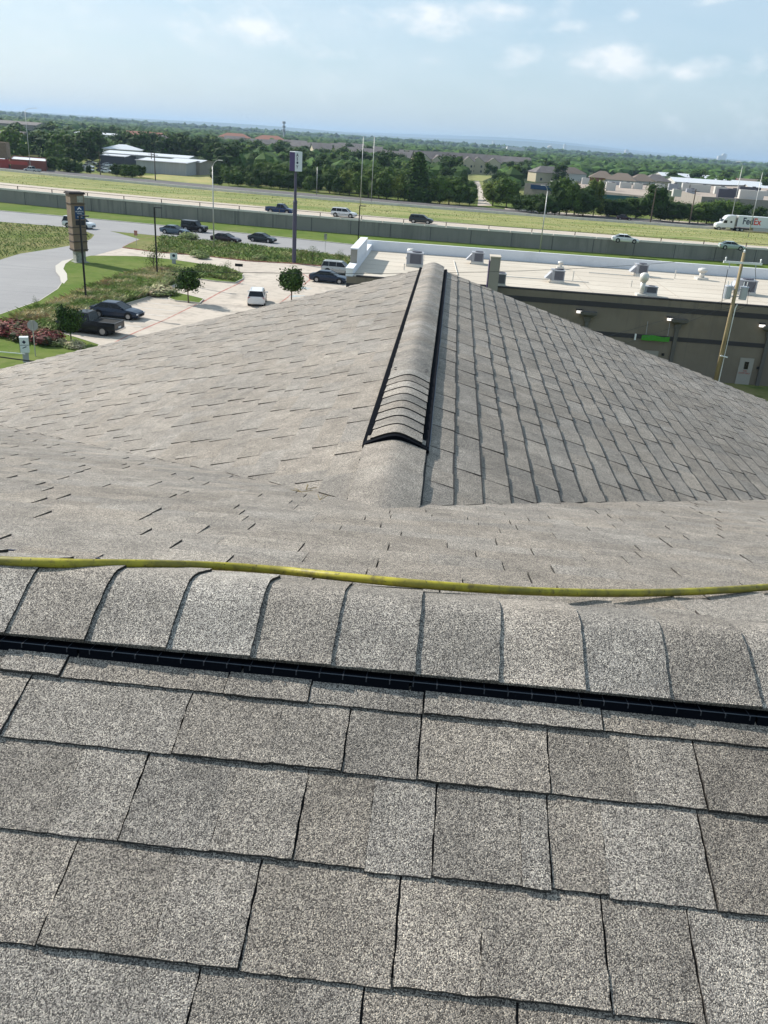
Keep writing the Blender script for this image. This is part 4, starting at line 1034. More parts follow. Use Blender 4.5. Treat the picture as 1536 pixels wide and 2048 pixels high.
# semi truck
def semi():
    p=at(1450,462,.28); a=slope(fB6,p.x)+math.pi
    p=p+Vector((0,1.2,0))
    e=empty('semi_truck',p,a,'white semi truck with a white lettered trailer on the far carriageway at the right edge','truck')
    # local +x is forward (towards picture left); origin under the cab
    b=MB()
    cab=[(2.6,.9,1.55,1.0),(2.45,.7,1.75,1.1),(1.6,.7,2.0,1.15),(1.2,.7,2.15,1.2),(.75,.8,2.95,1.2),(.1,.8,3.75,1.2),(-.7,.8,4.0,1.2),(-2.1,.8,4.05,1.2)]
    b.loft([[(x,-w*.95,zb),(x,-w,zb+.2),(x,-w,zt-.25),(x,-w*.85,zt),(x,w*.85,zt),(x,w,zt-.25),(x,w,zb+.2),(x,w*.95,zb)] for x,zb,zt,w in cab]); b.build('cab',P['white'],e,recalc=True)
    b=MB(); b.poly([(1.16,-1.05,2.22),(1.16,1.05,2.22),(.78,1.0,2.95),(.78,-1.0,2.95)])
    for s in (-1,1):
        b.box((.35,s*1.205,2.35),(.85,.02,.7)); b.box((-1.15,s*1.205,2.35),(.5,.02,.5))
    b.build('window',M['glass'],e)
    b=MB(); b.box((-2.4,0,.75),(9.0,.9,.35)); b.box((-.6,0,.75),(2.6,2.3,.5)); b.build('chassis',M['under'],e)
    b=MB(); b.box((-.6,1.2,.72),(1.2,.1,.5)); b.box((-.6,-1.2,.72),(1.2,.1,.5)); b.build('fuel_tank',M['chrome'],e)
    for x in (1.75,-3.2,-4.4,-13.2,-14.4):
        for s in (-1,1): wheel(e,x,s*1.2,.5,.3)
    b=MB(); b.box((-9.3,0,2.65),(13.0,2.5,2.75)); tr=b.build('trailer',M['signwhite'],e)
    b=MB(); b.box((-2.83,0,2.65),(.06,2.3,2.6)); b.build('trailer_front',M['offwhite'],tr)
    for s in (1,):
        for tx,mm,x0,al in (('Fed',M['ink'],-4.05,'LEFT'),('Ex',mat('orange_red_ink',(.55,.05,.03),.5),-7.05,'LEFT')):
            t=text_mesh(tx,2.3,mm,'lettering',tr,align='LEFT',bold=.05,xs=.86); t.rotation_euler=(math.pi/2,0,math.pi); t.location=(x0,1.262,2.72)
            if tx=='Fed': fedw=max(v.co.x for v in t.data.vertices)
            else: t.location.x=-4.05-fedw-.06
    for s in (-1,1):
        b=MB(); b.box((2.5,s*.75,1.1),(.2,.4,.3)); b.build('headlight',M['lampclear'],e)
        b=MB(); b.tube([(1.0,s*1.35,2.2),(1.0,s*1.35,2.8)],.1,6); b.build('mirror',P['white'],e)
        b=MB(); b.box((-10.5,s*1.15,.85),(6.5,.05,.7)); b.build('side_skirt',M['offwhite'],tr)
    b=MB(); b.tube([(-2.3,.9,1),(-2.3,.9,4.0)],.09,8); b.build('exhaust',M['chrome'],e)
semi()
# far parked cars: one small car copied
pc=None
for i,(x,y,c) in enumerate([(214,343,'white'),(206,341,'navy'),(216,336,'silver'),(205,334,'navy'),(217,330,'white'),(207,328,'steel'),(177,333,'white'),(176,340,'silver'),(145,341,'white'),(130,333,'silver'),(183,326,'white'),(212,325,'navy')]):
    p=at(x,y+3)
    car('parked_car',(p.x,p.y,0),rad(-10+R_.uniform(-6,6)),'sedan',4.6,c,'small %s parked car between the restaurant trees and the grey building'%{'navy':'dark','steel':'blue-grey'}.get(c,c),'car','cars in the far lot beyond the highway')

# ---------------------------------------------------------------- trees
def crown_mesh(name,mats,seed,n,lobes,leaf,shape='round',top=1.0,base=.22,rad_=.42,core=True):
    r=random.Random(seed); b=MB(); L=[]
    for k in range(lobes):
        if shape=='cone': 
            t=(k+.5)/lobes; z=base+(top-base)*t*.96; R0=rad_*(1-t)**.8*1.0+.02; a=r.uniform(0,6.28)
            L.append((math.cos(a)*R0*.28,math.sin(a)*R0*.28,z,R0*.85+.03))
        else:
            a=r.uniform(0,6.28); q=math.sqrt(r.random())*rad_*.68; t=r.random()
            z=base+(top-base)*(.22+.58*t)
            if shape=='lollipop': q*=.75
            L.append((math.cos(a)*q,math.sin(a)*q,z,r.uniform(.15,.24)*(1.25-.5*abs(t-.45))))
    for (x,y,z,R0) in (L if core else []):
        b.tone=r.uniform(.45,.6); b.blob((x,y,z),(R0*.72,R0*.72,R0*.62),1,.18,r)  # inner blobs toned down: shade inside the crown put into the colour
    for i in range(n):
        x,y,z,R0=L[r.randrange(len(L))]
        d=Vector((r.gauss(0,1),r.gauss(0,1),r.gauss(0,1))).normalized(); q=R0*r.uniform(.72,1.18)
        c=Vector((x,y,z))+Vector((d.x*q,d.y*q,d.z*q*.85))
        nn=(d+Vector((r.gauss(0,.5),r.gauss(0,.5),r.gauss(0,.5)))).normalized()
        u=nn.cross(Vector((r.gauss(0,1),r.gauss(0,1),r.gauss(0,1)))).normalized(); w=nn.cross(u)
        s=leaf*r.uniform(.6,1.35); t=r.uniform(.7,1.35); tt=(t*r.uniform(.92,1.12),t,t*.9)
        b.poly([c-u*s,c+w*s*.6,c+u*s,c-w*s*.6],tt)
    return b.mesh(name,mats,attr=True)
def trunk_mesh(name,seed,top=.6,r0=.022,limbs=4):
    r=random.Random(seed); b=MB(); b.tube([(0,0,0),(r.uniform(-.01,.01),0,top*.5),(r.uniform(-.02,.02),r.uniform(-.02,.02),top)],[r0,r0*.75,r0*.4],7)
    for k in range(limbs):
        a=r.uniform(0,6.28); z=top*r.uniform(.45,.85); b.tube([(0,0,z),(math.cos(a)*.1,math.sin(a)*.1,z+.08),(math.cos(a)*.2,math.sin(a)*.2,z+.2)],[r0*.5,r0*.35,r0*.15],5)
    return b.mesh(name,M['bark'])
# unit-height prototypes; round ones about .85 wide
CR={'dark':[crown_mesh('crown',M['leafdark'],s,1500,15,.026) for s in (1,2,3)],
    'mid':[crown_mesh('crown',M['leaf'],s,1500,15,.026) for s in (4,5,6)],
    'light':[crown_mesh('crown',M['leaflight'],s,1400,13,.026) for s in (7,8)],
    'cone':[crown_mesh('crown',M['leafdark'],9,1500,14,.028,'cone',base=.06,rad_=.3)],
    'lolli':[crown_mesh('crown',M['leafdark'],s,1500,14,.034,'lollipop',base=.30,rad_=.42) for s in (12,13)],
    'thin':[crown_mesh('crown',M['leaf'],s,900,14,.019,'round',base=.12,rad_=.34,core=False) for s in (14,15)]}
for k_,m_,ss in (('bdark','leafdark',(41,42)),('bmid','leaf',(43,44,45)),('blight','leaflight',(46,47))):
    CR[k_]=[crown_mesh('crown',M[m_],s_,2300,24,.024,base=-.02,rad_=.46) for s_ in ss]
CRf={'dark':[crown_mesh('far_crown',M['leafdark'],s,320,9,.05,base=.05) for s in (21,22,23)],'mid':[crown_mesh('far_crown',M['leaf'],s,320,9,.05,base=.05) for s in (24,25)],'light':[crown_mesh('far_crown',M['leaflight'],s,320,9,.05,base=.05) for s in (26,)]}
TK=[trunk_mesh('trunk',s) for s in (31,32,33)]
def tree(kind,loc,h,wf=1.0,label=None,group=None,rz=None,name=None):
    rz=R_.uniform(0,6.28) if rz is None else rz
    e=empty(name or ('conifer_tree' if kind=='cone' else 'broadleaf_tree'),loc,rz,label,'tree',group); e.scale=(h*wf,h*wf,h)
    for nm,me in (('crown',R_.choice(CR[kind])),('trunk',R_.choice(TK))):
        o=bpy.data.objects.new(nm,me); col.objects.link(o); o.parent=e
    return e
def tree_px(kind,x,yb,yt,wf=1.0,label=None,group=None,name=None,**k):
    p=at(x,yb); h=at_dist(x,yt,p.y).z; return tree(kind,p,h,wf,label,group,name=name,**k)
def far_tree(kind,x,yt,Y,wf,label,group):
    q=at_dist(x,yt,Y); h=max(4.5,min(q.z,17))
    o=bpy.data.objects.new('distant_tree',R_.choice(CRf[kind])); col.objects.link(o); o.location=(q.x,Y,0); o.scale=(h*wf,h*wf,h); o.rotation_euler=(0,0,R_.uniform(0,6.28))
    return tag(o,label,'tree',group)
# small lot trees
tree_px('lolli',377,606,535,1.0,'small dark round tree on the little grass island in the lot')
tree_px('lolli',583,606,531,1.02,'dark lollipop-shaped tree in front of the white compact SUV row, by the shingle roof')
tree_px('lolli',143,690,612,.9,'leafy young tree covering the front of the black pickup')
tree_px('thin',452,563,520,.9,'thin young tree at the right tip of the grass island')
tree_px('thin',309,550,478,.8,'thin bare-branched young tree just left of the second lamp post')
tree_px('thin',603,527,494,.9,'dark small tree immediately right of the pylon sign post')
tree_px('thin',625,527,489,.85,'narrow small tree second right of the pylon sign post')
tree_px('thin',680,530,498,.95,'sparse small tree left of the white parapet')
tree_px('thin',75,634,590,.5,'bare sapling at the edge of the side road')
tree_px('thin',232,572,545,.5,'bare sapling at the top of the red and tan grass bed')
# shrubs
SH={}
def shrub(x,y,w,h,m,label,seed,cat='shrub'):
    if (m,seed%2) not in SH:
        b=MB(); r=random.Random(seed)
        for k in range(5):
            b.tone=.5; b.blob((r.uniform(-.3,.3),r.uniform(-.25,.25),.35),(.3,.3,.3),1,.15,r)  # darker core tone paints the shade within the shrub
        for k in range(700):
            d=Vector((r.gauss(0,1),r.gauss(0,1),abs(r.gauss(0,.8)))).normalized()*r.uniform(.36,.55); c=Vector((d.x*1.1,d.y*1.1,.15+d.z*1.45)); u=Vector((r.gauss(0,1),r.gauss(0,1),r.gauss(0,1))).normalized(); v=u.cross(d).normalized(); s=r.uniform(.03,.06); t=r.uniform(.6,1.5)
            b.poly([c-u*s,c+v*s,c+u*s,c-v*s],(t,t*r.uniform(.8,1.1),t))
        SH[(m,seed%2)]=b.mesh('shrub_foliage',M[m],attr=True)
    p=at(x,y); o=bpy.data.objects.new('shrub',SH[(m,seed%2)]); col.objects.link(o); o.location=(p.x,p.y,.1); o.scale=(w,w,h); o.rotation_euler=(0,0,seed); tag(o,label,cat)
shrub(28,672,3.4,1.5,'redleaf','large red-topped shrub at the left edge above the octagonal sign',2)
shrub(58,682,2.6,1.3,'redleaf','red-topped shrub directly behind the octagonal sign',3)
shrub(98,690,2.4,1.4,'redleaf','red-topped shrub beside the corner of the parking lot kerb',4)
shrub(150,698,1.6,.7,'tangrass','pale low shrub at the foot of the young tree by the pickup',5)
shrub(118,694,1.3,.8,'tangrass','pale yellowish shrub between red shrub and young tree',6)
shrub(322,590,3.4,1.1,'tangrass','low pale spreading shrub left of the small grass island',7)
shrub(345,565,1.1,1.0,'redleaf','little reddish shrub at the right end of the tan grass bed',8)
for i,(x,y,w) in enumerate([(395,514,2.2),(405,518,1.8),(520,521,2.0),(378,480,3.0),(30,515,0)]):
    if w: shrub(x,y,w,w*.45,'weed',['dark green bush at the left of the verge','second dark green bush at the left of the verge','dark green bush in the verge left of the pylon pole','big rounded bush beside the frontage road near the second lamp post'][i],10+i)
# ornamental grass bed, weeds: countless blades
def blades(name,pts_fn,n,h0,h1,w,m,label,cat,seed,lean=.8):
    r=random.Random(seed); b=MB()
    for i in range(n):
        x,y=pts_fn(r); hh=r.uniform(h0,h1); a=r.uniform(0,6.28); t=r.uniform(.65,1.4)
        for k in range(3):
            a2=a+k*2.1; lx=math.cos(a2)*hh*lean*r.uniform(.4,1.3); ly=math.sin(a2)*hh*lean*r.uniform(.4,1.3); px_,py_=-math.sin(a2)*w,math.cos(a2)*w
            b.poly([(x-px_,y-py_,.1),(x+px_,y+py_,.1),(x+lx*.5+px_*.8,y+ly*.5+py_*.8,.1+hh*.7),(x+lx*1.3,y+ly*1.3,.1+hh)],(t,t*r.uniform(.9,1.1),t*.9))
    return tag(b.build(name,m,attr=True),label,cat,kind='stuff')
def in_poly(P_):
    xs=[p.x for p in P_];ys=[p.y for p in P_]
    def f(r):
        while True:
            x=r.uniform(min(xs),max(xs));y=r.uniform(min(ys),max(ys)); ins=False;n=len(P_)
            for i in range(n):
                a,c=P_[i],P_[i-1]
                if (a.y>y)!=(c.y>y) and x<(c.x-a.x)*(y-a.y)/(c.y-a.y)+a.x: ins=not ins
            if ins: return x,y
    return f
bed=[at(*p) for p in [(0,668),(45,640),(105,622),(170,592),(215,575),(262,558),(300,548),(345,545),(368,552),(350,566),(292,594),(245,608),(190,628),(127,655),(110,666),(60,690)]]
blades('ornamental_grass',in_poly(bed),8000,.4,1.0,.07,M['tangrass'],'bed of tan and green ornamental grasses along the parking lot edge','grass',3)
bed2=[at(*p) for p in [(170,592),(215,572),(262,554),(300,545),(318,552),(262,566),(215,584),(120,622),(110,615)]]
blades('red_groundcover',in_poly(bed2),1200,.2,.6,.09,M['redleaf'],'low reddish planting on the upper edge of the tan grass bed','plants',4)
blades('verge_weeds',in_poly([Vector((p.x,p.y,0)) for p in vp[3:]]),4500,.12,.45,.06,M['weed'],'rough green weeds on the verge below the frontage road','grass',5)
fld=[at(*p) for p in [(-120,445),(0,446),(122,455),(165,463),(185,471),(178,478),(160,487),(104,496),(39,507),(0,519),(-150,540)]]
blades('field_weeds',in_poly(fld),3500,.05,.25,.05,M['weed'],'rough green and tan weeds in the field left of the tower sign','grass',6)
isl2=[at(*p) for p in [(400,532),(452,539),(482,553),(470,564),(396,556),(375,552)]]
blades('island_weeds',in_poly(isl2),900,.2,.5,.07,M['weed'],'weedy grass on the right tip of the lot island','grass',7)
def med(r):
    x=r.uniform(-110,110); return x,r.uniform(fB5(x)+1,fB6(x)-5)
b_=blades('median_grass',med,5000,.06,.22,.07,M['weeddry'],'rough dry grass covering the sloping highway median','grass',8)
# blades stand on the slope of the median
for v in b_.data.vertices:
    x,y=v.co.x,v.co.y; t=(y-fB5(x))/(fB6(x)-4-fB5(x)); v.co.z+=HW-.1+(.3-HW)*min(1,max(0,t))

# ---------------------------------------------------------------- tree belts beyond the highway
def interp(pr,x):
    for (x0,y0),(x1,y1) in zip(pr,pr[1:]):
        if x0<=x<=x1: return y0+(y1-y0)*(x-x0)/(x1-x0)
    return pr[-1][1] if x>pr[-1][0] else pr[0][1]
gT='trees of the belt in the middle beyond the highway'
top1=[(430,334),(470,324),(520,320),(560,318),(610,330),(650,328),(700,322),(745,322),(780,326),(800,332),(860,350),(900,340),(930,345),(955,372)]
base1=[(430,372),(500,374),(600,382),(700,392),(760,399),(860,408),(955,412)]
x=436
while x<955:
    yb=interp(base1,x); yt=interp(top1,x)+R_.uniform(2,14); k=R_.choice(['bmid','bmid','bdark','bdark'] if x<690 else ['bmid','blight','bmid'])
    tree_px(k,x,yb-R_.uniform(0,2),yt+6,R_.uniform(.85,1.15),'broadleaf tree at the front of the middle tree belt, crown down to the ground',gT)
    x+=R_.uniform(16,24)
x=432
while x<950:
    yt=interp(top1,x)+R_.uniform(-3,6); Y=interp([(430,300),(955,290)],x)+R_.uniform(0,18); q=at_dist(x,yt,Y)
    tree(R_.choice(['bmid','bdark','bmid']),(q.x,Y,0),max(6,q.z),R_.uniform(.8,1.05),'broadleaf tree at the back of the middle tree belt, top catching the sun',gT)
    x+=R_.uniform(14,22)
tree_px('cone',831,404,302,1.25,'tall dark conical tree rising above the middle tree belt')
gR='trees around the tan office on the right'
for (x,yb,yt,k,w,l) in [(985,416,356,'light',1.0,'bright yellow-green tree right of the park lane'),(1012,420,352,'mid',1.0,'green tree between the bright tree and the office'),(1000,408,346,'dark',.9,'dark tree behind the bright yellow-green tree'),(1038,428,388,'dark',1.0,'dark low tree left of the office with blue sign'),(1062,432,386,'dark',1.1,'dark tree in front of the office with blue sign'),(1092,436,384,'dark',1.1,'dark tree right below the office with blue sign'),(1118,436,350,'dark',.8,'tall dark tree between the two office buildings'),(1132,437,352,'mid',.75,'tall mid-green tree between the two office buildings'),(1148,434,364,'dark',1,'dark tree left of the pointed light tree'),(1186,436,353,'light',.55,'pointed light-green tree in front of the long office'),(1165,438,372,'dark',1,'dark tree left of the teal office windows'),(1212,437,392,'dark',1.1,'dark tree below the teal office windows'),(1240,440,396,'dark',1.1,'dark tree left of the free-standing round tree'),(1271,441,393,'mid',1.35,'free-standing round green tree by the service road'),(1302,446,362,'dark',.75,'tall dark tree at the corner of the long office'),(1345,449,396,'dark',1.3,'dark tree at the left end of the tan office wall'),(1395,452,402,'mid',1.2,'green tree along the tan wall, left one'),(1412,452,400,'dark',1.2,'dark tree along the tan wall, behind the green ones'),(1432,452,397,'mid',1.2,'green tree along the tan wall above the truck cab'),(1455,450,396,'mid',1.1,'green tree along the tan wall, right one'),(1478,450,404,'dark',1.1,'dark tree behind the truck cab'),(1515,450,412,'dark',1.1,'dark tree behind the truck trailer'),(1378,450,405,'dark',1.1,'dark tree right of the dark timber pole'),(1320,446,402,'dark',1.0,'dark low tree at the brown corner of the office')]:
    tree_px({'mid':'bmid','dark':'bdark','light':'blight'}[k],x,yb-4,yt-3,w*1.12,l,gR)
gL='trees on the far left beyond the highway'
for (x,yb,yt,k,w,l) in [(108,341,312,'mid',1.1,'tree just right of the red restaurant'),(128,345,314,'mid',1.0,'second tree right of the red restaurant'),(142,346,316,'dark',1.0,'tree left of the parked cars'),(158,347,324,'mid',.8,'tree in front of the parked cars'),(178,348,330,'dark',.6,'small tree right beside the parked cars'),(234,354,326,'dark',1.0,'dark wide tree in front of the grey building, left'),(250,356,326,'mid',.9,'green tree in front of the grey building, second'),(266,357,328,'mid',.8,'green tree in front of the grey building, third'),(282,355,328,'dark',.8,'dark tree at the timber poles'),(330,346,334,'dark',1.3,'low dark bush tree at the foot of the grey wall'),(352,345,333,'dark',1.3,'second low bush tree at the foot of the grey wall'),(366,344,336,'mid',1.2,'third low bush tree at the foot of the grey wall'),(408,347,322,'mid',1.2,'green tree at the right end of the grey building'),(420,345,318,'dark',1.1,'dark tree behind the lamp post at the tan field'),(100,318,290,'cone',.8,'dark pointed conifer above the red restaurant'),(106,326,296,'dark',1,'dark tree beside the pointed conifer')]:
    tree_px({'mid':'bmid','dark':'bdark','light':'blight','cone':'cone'}[k],x,yb,yt-2,w*1.1,l,gL)
# distant individual trees in depth rows
prof_top=[(0,242),(60,244),(120,246),(160,244),(180,250),(240,246),(262,262),(300,268),(345,280),(430,288),(560,296),(700,300),(780,304),(1000,316),(1100,322),(1200,330),(1536,352)]
gF_='single trees scattered over the far wooded plain'
cnt=0
rows=[(345,.0),(372,.0),(400,.0),(430,.0),(470,.1),(520,.1),(580,.2),(650,.3),(730,.35),(820,.4)]
for Y,sk in rows:
    X=-.52*Y
    while X<.52*Y:
        X+=R_.uniform(9,17)*(1+sk)*(1.0 if X<0 else 1.15)
        px_=768+FPX*Vector((X,Y,-H)).dot(RT)/Vector((X,Y,-H)).dot(FW)
        if px_<-10 or px_>1546: continue
        if cnt>=285: break
        # open ground: grey building, houses, office roofs, park
        if Y<420 and 200<px_<430: continue
        if Y<400 and px_>430: continue
        if Y<480 and px_>1030: continue
        if Y>560 and 840<px_<1000: continue
        if Y>500 and 1160<px_<1310: continue
        if Y<520 and 930<px_<1000: continue
        k=R_.choice(['dark','mid','mid','dark','light'] if px_<450 else ['dark','mid','dark']); h=R_.uniform(7,12)
        if px_<430: h*=1.15
        o=bpy.data.objects.new('distant_tree',R_.choice(CRf[k])); col.objects.link(o); o.location=(X,Y+R_.uniform(-12,12),0); w=h*R_.uniform(1.0,1.4); o.scale=(w,w,h); o.rotation_euler=(0,0,R_.uniform(0,6))
        side_='left' if px_<430 else ('middle' if px_<1000 else 'right'); dd='nearer' if Y<450 else ('middle' if Y<640 else 'farthest')
        tag(o,f'rounded {"dark green" if k=="dark" else ("light green" if k=="light" else "green")} tree in the {dd} rows of the far woodland, {side_} part','tree',gF_); cnt+=1
# the rest: woodland that reads as one mass
def woodland(name,Y0,Y1,n,seed,label,hole=lambda x,Y:False,hmax=11,sz=1.0,m='leafdark'):
    r=random.Random(seed); b=MB()
    base=[]
    for k in range(5):
        t=MB(); t.blob((0,0,.45),(.5,.5,.5),1,.28,r); base.append((t.v,t.f))
    for i in range(n):
        Y=Y0*(Y1/Y0)**r.random(); X=r.uniform(-.54,.54)*Y
        v=Vector((X,Y,-H)); px_=768+FPX*v.dot(RT)/v.dot(FW)
        if hole(px_,Y): continue
        bv,bf=r.choice(base); w=r.uniform(7,15)*sz*(Y/Y0)**.45; h=r.uniform(5,hmax)*sz; a=r.uniform(0,6.28); ca_,sa_=math.cos(a),math.sin(a); i0=len(b.v)
        for (x,y,z) in bv: b.v.append((X+(x*ca_-y*sa_)*w,Y+(x*sa_+y*ca_)*w,z*h))
        t=r.uniform(.6,1.5); 
        for f in bf: b.f.append(tuple(q+i0 for q in f)); tt=t*r.uniform(.75,1.25); b.c.append((tt,tt,tt*.95))
    return tag(b.build(name,M[m],attr=True),label,'woodland',kind='stuff')
def hole1(x,Y): return (Y<560 and (200<x<430 or x>1030)) or (Y>560 and Y<800 and (840<x<1000 or 1160<x<1310)) or (Y<560 and 925<x<1005) or (Y>700 and Y<1100 and 480<x<800 and (int(Y/60)%3==0))
woodland('wooded_plain',400,1100,2600,3,'dense woodland filling the plain behind the nearer trees',hole1,9.5,.9)
woodland('far_wooded_plain',1000,3600,5200,4,'distant woodland fading into the haze',lambda x,Y:False,10,1.2)
woodland('horizon_woodland',3200,8200,4200,5,'faint bluish woodland close to the horizon',lambda x,Y:False,12,2.2)

# ---------------------------------------------------------------- buildings beyond the highway
def gable(name,x,yb,Y,w,d,h,rh,rz,wall,roof,label,cat='house',group=None,hip=False,win=0,gables=0):
    q=at_dist(x,yb,Y) if Y else at(x,yb); e=empty(name,(q.x,q.y,0),rz,label,cat,group)
    b=MB(); b.box((0,0,h/2),(w,d,h))
    if not hip:
        for s in (-1,1): b.poly([(s*w/2,-d/2,h),(s*w/2,d/2,h),(s*w/2,0,h+rh)])
    b.build('wall',M[wall],e)
    b=MB(); o_=.5; ins=(d/2 if hip else 0)
    A=[(-w/2-o_,-d/2-o_,h-.15),(w/2+o_,-d/2-o_,h-.15),(w/2+o_-ins,0,h+rh),(-w/2-o_+ins,0,h+rh)]
    b.poly(A); b.poly([(-p[0],-p[1],p[2]) for p in A])
    if hip:
        for s in (-1,1): b.poly([(s*(w/2+o_),-d/2-o_,h-.15),(s*(w/2+o_),d/2+o_,h-.15),(s*(w/2+o_-ins),0,h+rh)])
    for g in range(gables):
        gx=-w/2+w*(g+.5)/gables; gw=w/gables*.42; gh=rh*.62
        for s in (-1,1): b.poly([(gx,-d/2-1.6,h+gh),(gx+s*gw,-d/2-1.6,h-.1),(gx+s*gw,-d/2+gw*.2,h-.1),(gx,-d/2+d*.34,h+gh)])
    b.build('roof',M[roof],e)
    if gables:
        for g in range(gables):
            gx=-w/2+w*(g+.5)/gables; gw=w/gables*.40; gh=rh*.60
            b=MB(); b.loft([[(gx-gw,y,0),(gx+gw,y,0),(gx+gw,y,h-.1),(gx,y,h+gh-.1),(gx-gw,y,h-.1)] for y in (-d/2-1.5,-d/2+.1)]); b.build('wall',M[wall],e,recalc=True)
    for k in range(win):
        for lv in range(max(1,int(h//2.9))):
            b=MB(); b.box((-w/2+w*(k+.5)/win,-d/2-(1.53 if gables else .03),1.6+lv*2.9),(1.1,.08,1.3)); b.build('window',M['pane'],e)
    return e
gA='cream apartment blocks with grey roofs'
for i,(x,Y,w,rz) in enumerate([(868,560,26,.25),(905,575,24,.15),(950,590,30,.1)]):
    gable('apartment_block',x,340,Y,w,13,7.4,4.2,rz,'cream','hgrey',['cream gabled apartment block just right of the tall conical tree','cream gabled apartment block in the middle of the row','cream gabled apartment block at the right end of the row'][i],'building',gA,gables=3,win=6)
gB='grey roofs of the housing estate behind the middle trees'
for i,(x,Y,w,rz) in enumerate([(790,600,40,.1),(735,640,42,.05),(690,660,30,.2),(830,700,46,0),(900,700,50,.05),(980,700,46,.05),(640,800,34,.15),(600,760,30,-.1),(560,830,34,.1),(680,860,36,.0),(740,820,36,.1),(520,780,28,.2),(470,900,34,.1),(640,680,24,.3),(1030,740,40,.1),(590,900,40,0),(700,980,50,0)]):
    gable('apartment_block',x,340,Y,w*.55,13,6.6,3.4,rz,'cream','hgrey','grey-roofed apartment block in the far estate, %s'%['front middle','front left of the middle','front left','second row right','second row far right','right end','third row left of the middle','third row left','fourth row left','fourth row middle','third row right','left end','far left back','small front left','small right outlier','back row left','back row'][i],'building',gB,win=8)
for i,(x,Y,l) in enumerate([(470,1000,'left'),(540,1020,'right')]):
    gable('large_hall',x,285,Y,34,18,8,4,.05,'cream','hred','reddish-roofed large building on the far plain, the %s one'%l,'building','reddish-roofed buildings on the far plain',hip=True)
gH_='pale houses behind the tan office'
for i,(x,Y,w,wall,roof,l) in enumerate([(1243,470,15,'offwhite','hbrown','white house with brown hip roof behind the office, second from left'),(1203,490,13,'brickred','hbrown','house with brown roof behind the office, leftmost'),(1282,480,13,'offwhite','hbrown','white and brick house behind the office, third from left'),(1310,500,14,'cream','hgrey','greyish house behind the office, rightmost'),(1095,520,20,'cream','hgrey','grey-roofed house behind the office with blue sign'),(1135,540,18,'offwhite','hbrown','brown-roofed house right behind the tall trees')]):
    gable('house',x,360,Y,w,11,5.2,3.2,.15*i-.3,wall,roof,l,'house',gH_,hip=True,win=3)
def flat(name,corners,z0,z1,wall,roof,label,cat='building',par=.6):
    e=empty(name,(sum(p[0] for p in corners)/len(corners),sum(p[1] for p in corners)/len(corners),0),0,label,cat)
    c=[(p[0]-e.location.x,p[1]-e.location.y) for p in corners]
    b=MB(); n=len(c)
    for i in range(n):
        j=(i+1)%n; b.poly([(*c[i],z0),(*c[j],z0),(*c[j],z1),(*c[i],z1)])
        sc_=.985; b.poly([(c[i][0]*sc_,c[i][1]*sc_,z1-par),(c[j][0]*sc_,c[j][1]*sc_,z1-par),(c[j][0]*sc_,c[j][1]*sc_,z1),(c[i][0]*sc_,c[i][1]*sc_,z1)])
        b.poly([(*c[i],z1),(*c[j],z1),(c[j][0]*sc_,c[j][1]*sc_,z1),(c[i][0]*sc_,c[i][1]*sc_,z1)])
    b.build('wall',M[wall],e)
    b=MB(); b.poly([(p[0]*.985,p[1]*.985,z1-par) for p in c]); b.build('roof',M[roof],e)
    return e
def rect_px(x0,y0,x1,y1,z,depth):
    a=at(x0,y0,z); c=at(x1,y1,z); d=(c-a).normalized(); n=Vector((-d.y,d.x,0))
    return [a,c,c+n*depth,a+n*depth]
def glue(e,boxes,name,m):
    for (p,dx,dy,dz,rz) in boxes:
        b=MB(); b.box((p.x-e.location.x,p.y-e.location.y,p.z),(dx,dy,dz),rz=rz); b.build(name,m,e)
# small office with blue sign
c=rect_px(1050,366,1104,371,6.8,20)
e=flat('small_office',c,0,6.8,'tanwall','tanroof','small tan office with a blue lettered sign above dark trees')
a,c1=c[0],c[1]; dd=(c1-a).normalized(); az=math.atan2(dd.y,dd.x)
glue(e,[(a.lerp(c1,.62)+Vector((.0,-.15,5.9-a.z)),7.5,.2,1.3,az)],'sign_panel',M['bluesign'])
for (t,w) in ((.55,3),(.85,2.4)):
    b=MB(); q=a.lerp(c[2],t); tag(b.box((0,0,.8),(w,2,1.6)).build('rooftop_unit',M['ventwhite'],None,loc=(q.x,q.y,6.2)),'white box unit on the small office roof, %s one'%('middle' if t<.6 else 'right'),'air conditioner','units on the small office roof')
# long tan office on the right
HO=6.5
c=[at(1352,379,HO),at(1404,393,HO),at(1560,402,HO)]; far_=[at(1560,372,HO),at(1385,368,HO)]
e=flat('long_office',c+far_,0,HO,'tanwall','tanroof','long tan flat-roofed office with parapet above the white truck')
for (x,y) in ((1419,399),(1424,399)):
    p=at(x,y-2,HO-.4); glue(e,[(Vector((p.x,p.y-.1,HO-2.0)),.5,.25,2.0,-.1)],'window',M['pane'])
c=[at(1155,377,5.3),at(1205,383,5.3),at(1290,392,5.3),at(1318,385,5.3)]; far_=[at(1330,369,5.3),at(1150,362,5.3)]
e=flat('brown_office',c+far_,0,5.3,'tanwall','tanroof','brownish flat-roofed office with teal windows behind the trees')
p=at(1232,388,5.2); glue(e,[(Vector((p.x,p.y-.5,3.9)),14,.4,1.9,-.12)],'window',M['tealpane'])
p=at(1170,381,5.2); glue(e,[(Vector((p.x,p.y-.5,3.9)),7,.4,1.9,-.12)],'window',M['pane'])
